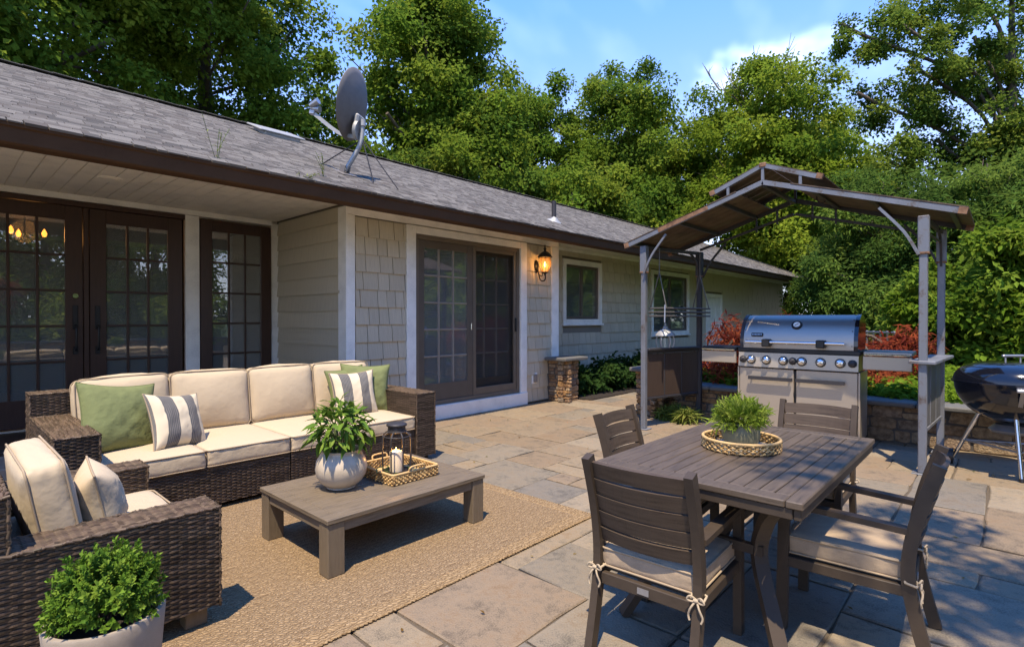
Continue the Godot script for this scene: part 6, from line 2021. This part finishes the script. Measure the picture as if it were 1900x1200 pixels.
func litter() -> void:
	# a few dry leaves blown onto the paving
	var o := thing("fallen_leaves", "few small dry leaves scattered over the patio paving", "leaf litter")
	o.set_meta("kind", "stuff")
	rng.seed = 88
	var buf := PackedFloat32Array()
	for k in 70:
		var p := Vector3(rnd(1.0, 7.0), 0.006, rnd(-5.4, 0.6))
		if p.x < 3.3 and p.z < -2.1: continue
		inst(buf, Basis(Vector3.UP, rnd(0, TAU)) * Basis(Vector3.RIGHT, rnd(-0.3, 0.3)) * Basis.from_scale(Vector3.ONE * rnd(0.5, 1.1)), p, [Color(0.2, 0.12, 0.04), Color(0.28, 0.2, 0.06), Color(0.13, 0.15, 0.04)][rng.randi() % 3])
	scatter("leaf", leaf_mesh(0.04, 0.022, -0.25, 0.5), M.leaf, o, buf)

func boxwood() -> void:
	var o := thing("boxwood_planter", "small leaved round boxwood in a tan concrete pot, bottom left foreground", "potted plant", Vector3(0.41, 0, -2.25))
	o.scale = Vector3(0.86, 0.92, 0.86)
	var b := B.new()
	b.lathe([Vector2(0, 0.0145), Vector2(0.15, 0.0145), Vector2(0.165, 0.03), Vector2(0.196, 0.39), Vector2(0.2, 0.43), Vector2(0.196, 0.438), Vector2(0.18, 0.438), Vector2(0.175, 0.43), Vector2(0.17, 0.38), Vector2(0, 0.375)], 44)
	put(b.mesh(), "pot", M.concrete, o)
	b = B.new()
	b.lathe([Vector2(0, 0.405), Vector2(0.1, 0.4), Vector2(0.171, 0.39)], 24)
	put(b.mesh(), "soil", M.soil, o)
	rng.seed = 12
	# twigs: a short shoot with paired small leaves
	var twig := []
	for k in 3:
		var t := B.new()
		t.tube([Vector3.ZERO, Vector3(0, 0.05, 0)], 0.0012, 4)
		for i in 7:
			for s in 2:
				var a := i * PI / 2 + s * PI + rnd(-0.3, 0.3)
				var el := lerpf(0.2, 1.1, i / 6.0)
				leaf_into(t, Transform3D(aim(Vector3(cos(a) * cos(el), sin(el), sin(a) * cos(el)), rnd(-0.3, 0.3)), Vector3(0, 0.006 + i * 0.0075, 0)), 0.0175, 0.0105, 0.2, 0.25)
		twig.append(t.mesh())
	var bufs := [PackedFloat32Array(), PackedFloat32Array(), PackedFloat32Array()]
	for k in 620:
		var d := rdir()
		d.y = absf(d.y) * 1.25 - 0.25
		d = d.normalized()
		var lump := 1.0 + 0.09 * sin(d.x * 7 + 1) * cos(d.z * 6) + rnd(-0.05, 0.07)
		var p := Vector3(0, 0.475, 0) + d * Vector3(0.148, 0.15, 0.148) * lump * pow(rng.randf(), 0.22)
		var c: Color = [Color(0.085, 0.165, 0.02), Color(0.115, 0.2, 0.026), Color(0.06, 0.125, 0.018), Color(0.15, 0.235, 0.035)][rng.randi() % 4]
		inst(bufs[k % 3], Basis(Quaternion(Vector3.UP, (d + Vector3(0, 0.5, 0) + rdir() * 0.35).normalized())) * Basis(Vector3.UP, rnd(0, TAU)) * Basis.from_scale(Vector3.ONE * (rnd(0.75, 1.2) if k % 9 else rnd(1.25, 1.6))), p, c)
	for k in 3: scatter("foliage", twig[k], M.gloss_leaf, o, bufs[k])
	b = B.new()
	for k in 14:
		var d := rdir(); d.y = absf(d.y) + 0.4
		b.tube([Vector3(0, 0.37, 0), Vector3(0, 0.44, 0) + d.normalized() * 0.14], [0.006, 0.002], 5)
	put(b.mesh(), "stems", M.bark, o, "stuff")

func sky_clouds() -> ImageTexture:
	# thin streaks and one soft white cloud low over the trees; u = compass, v = height
	var w := 1024; var h := 512
	var a := FastNoiseLite.new()
	a.seed = 5; a.frequency = 1.0; a.fractal_octaves = 5
	var im := Image.create(w, h, false, Image.FORMAT_RGBA8)
	for y in range(0, 250):
		var el := (0.5 - (y + 0.5) / h) * PI
		for x in w:
			var az := TAU * (x + 0.5) / w
			var d := Vector3(sin(az) * cos(el), sin(el), -cos(az) * cos(el))
			var pl := Vector2(d.x, d.z) / maxf(d.y, 0.12)
			var s := a.get_noise_2d(pl.x * 1.1 - pl.y * 0.3, pl.y * 3.4 + pl.x * 0.9) * 0.5 + 0.5
			var t := clampf((s - 0.52) * 2.2, 0.0, 1.0) * 0.11
			var da := angle_difference(az, deg_to_rad(72.0)); var de := el - deg_to_rad(22.0)
			var puff := 1.0 - sqrt(pow(da / 0.11, 2) + pow(de / 0.055, 2)) + a.get_noise_2d(az * 22, el * 30) * 0.55
			t = maxf(t, clampf(puff * 1.6, 0.0, 1.0) * 0.6)
			var da2 := angle_difference(az, deg_to_rad(76.5)); var de2 := el - deg_to_rad(24.2)
			var wisp := 1.0 - sqrt(pow(da2 / 0.1, 2) + pow(de2 / 0.018, 2)) + a.get_noise_2d(az * 14, el * 70) * 0.5
			t = maxf(t, clampf(wisp, 0.0, 1.0) * 0.5)
			im.set_pixel(x, y, Color(1, 1, 1, t))
	return ImageTexture.create_from_image(im)


func _ready() -> void:
	# camera
	var cam := Camera3D.new()
	cam.name = "camera"
	cam.position = EYE
	cam.rotation = Vector3(-0.008, -deg_to_rad(47.47), 0)
	cam.fov = 61.93
	cam.near = 0.05
	cam.far = 1200.0
	add_child(cam)
	# sky
	var sm := ProceduralSkyMaterial.new()
	sm.sky_top_color = Color(0.235, 0.445, 0.76)
	sm.sky_horizon_color = Color(0.82, 0.85, 0.87)
	sm.sky_curve = 0.165
	sm.sky_energy_multiplier = 1.0
	sm.ground_bottom_color = Color(0.2, 0.2, 0.15)
	sm.ground_horizon_color = Color(0.45, 0.5, 0.5)
	sm.sky_cover = sky_clouds()
	sm.sky_cover_modulate = Color(0.8, 0.8, 0.82, 0.9)
	sm.sun_angle_max = 4.0
	var sky := Sky.new()
	sky.sky_material = sm
	var env := Environment.new()
	env.background_mode = Environment.BG_SKY
	env.sky = sky
	env.background_energy_multiplier = 1.2
	env.tonemap_mode = Environment.TONE_MAPPER_LINEAR
	env.tonemap_exposure = 2.45
	env.sdfgi_enabled = true
	env.ssao_enabled = true
	env.ssil_enabled = true
	var we := WorldEnvironment.new()
	we.name = "world"
	we.environment = env
	add_child(we)
	# sun: high, slightly behind the house
	var sun := DirectionalLight3D.new()
	sun.name = "sun"
	sun.light_energy = 1.02
	sun.light_color = Color(1.0, 0.93, 0.82)
	sun.light_angular_distance = 0.5
	sun.shadow_enabled = true
	add_child(sun)
	sun.basis = Basis.looking_at(Vector3(0.36, -1.0, -0.22).normalized(), Vector3.BACK)

	rng.seed = 4
	make_textures()
	make_materials()
	make_shared()
	make_sprays()
	# ground and large structure
	var gr := structure("ground")
	bx("lawn", M.lawn, gr, Vector3(-300, -0.4, -300), Vector3(300, -0.09, 300))
	patio()
	var ps := structure("porch_step")
	bx("slab", M.concrete, ps, Vector3(-2.99, 0.0, ZD - 0.02), Vector3(XC - 0.05, 0.19, ZF - 0.1), 0.01)
	house()
	stone_work()
	gazebo()
	trees()
	# objects
	satellite_dish()
	gas_grill()
	kettle_grill()
	rng.seed = 40
	rug()
	seating()
	coffee_table()
	dining()
	boxwood()
	litter()
	# small things
	sconce()
	inside_lamps()
	rng.seed = 50
	vase_plant()
	tray_and_lantern()
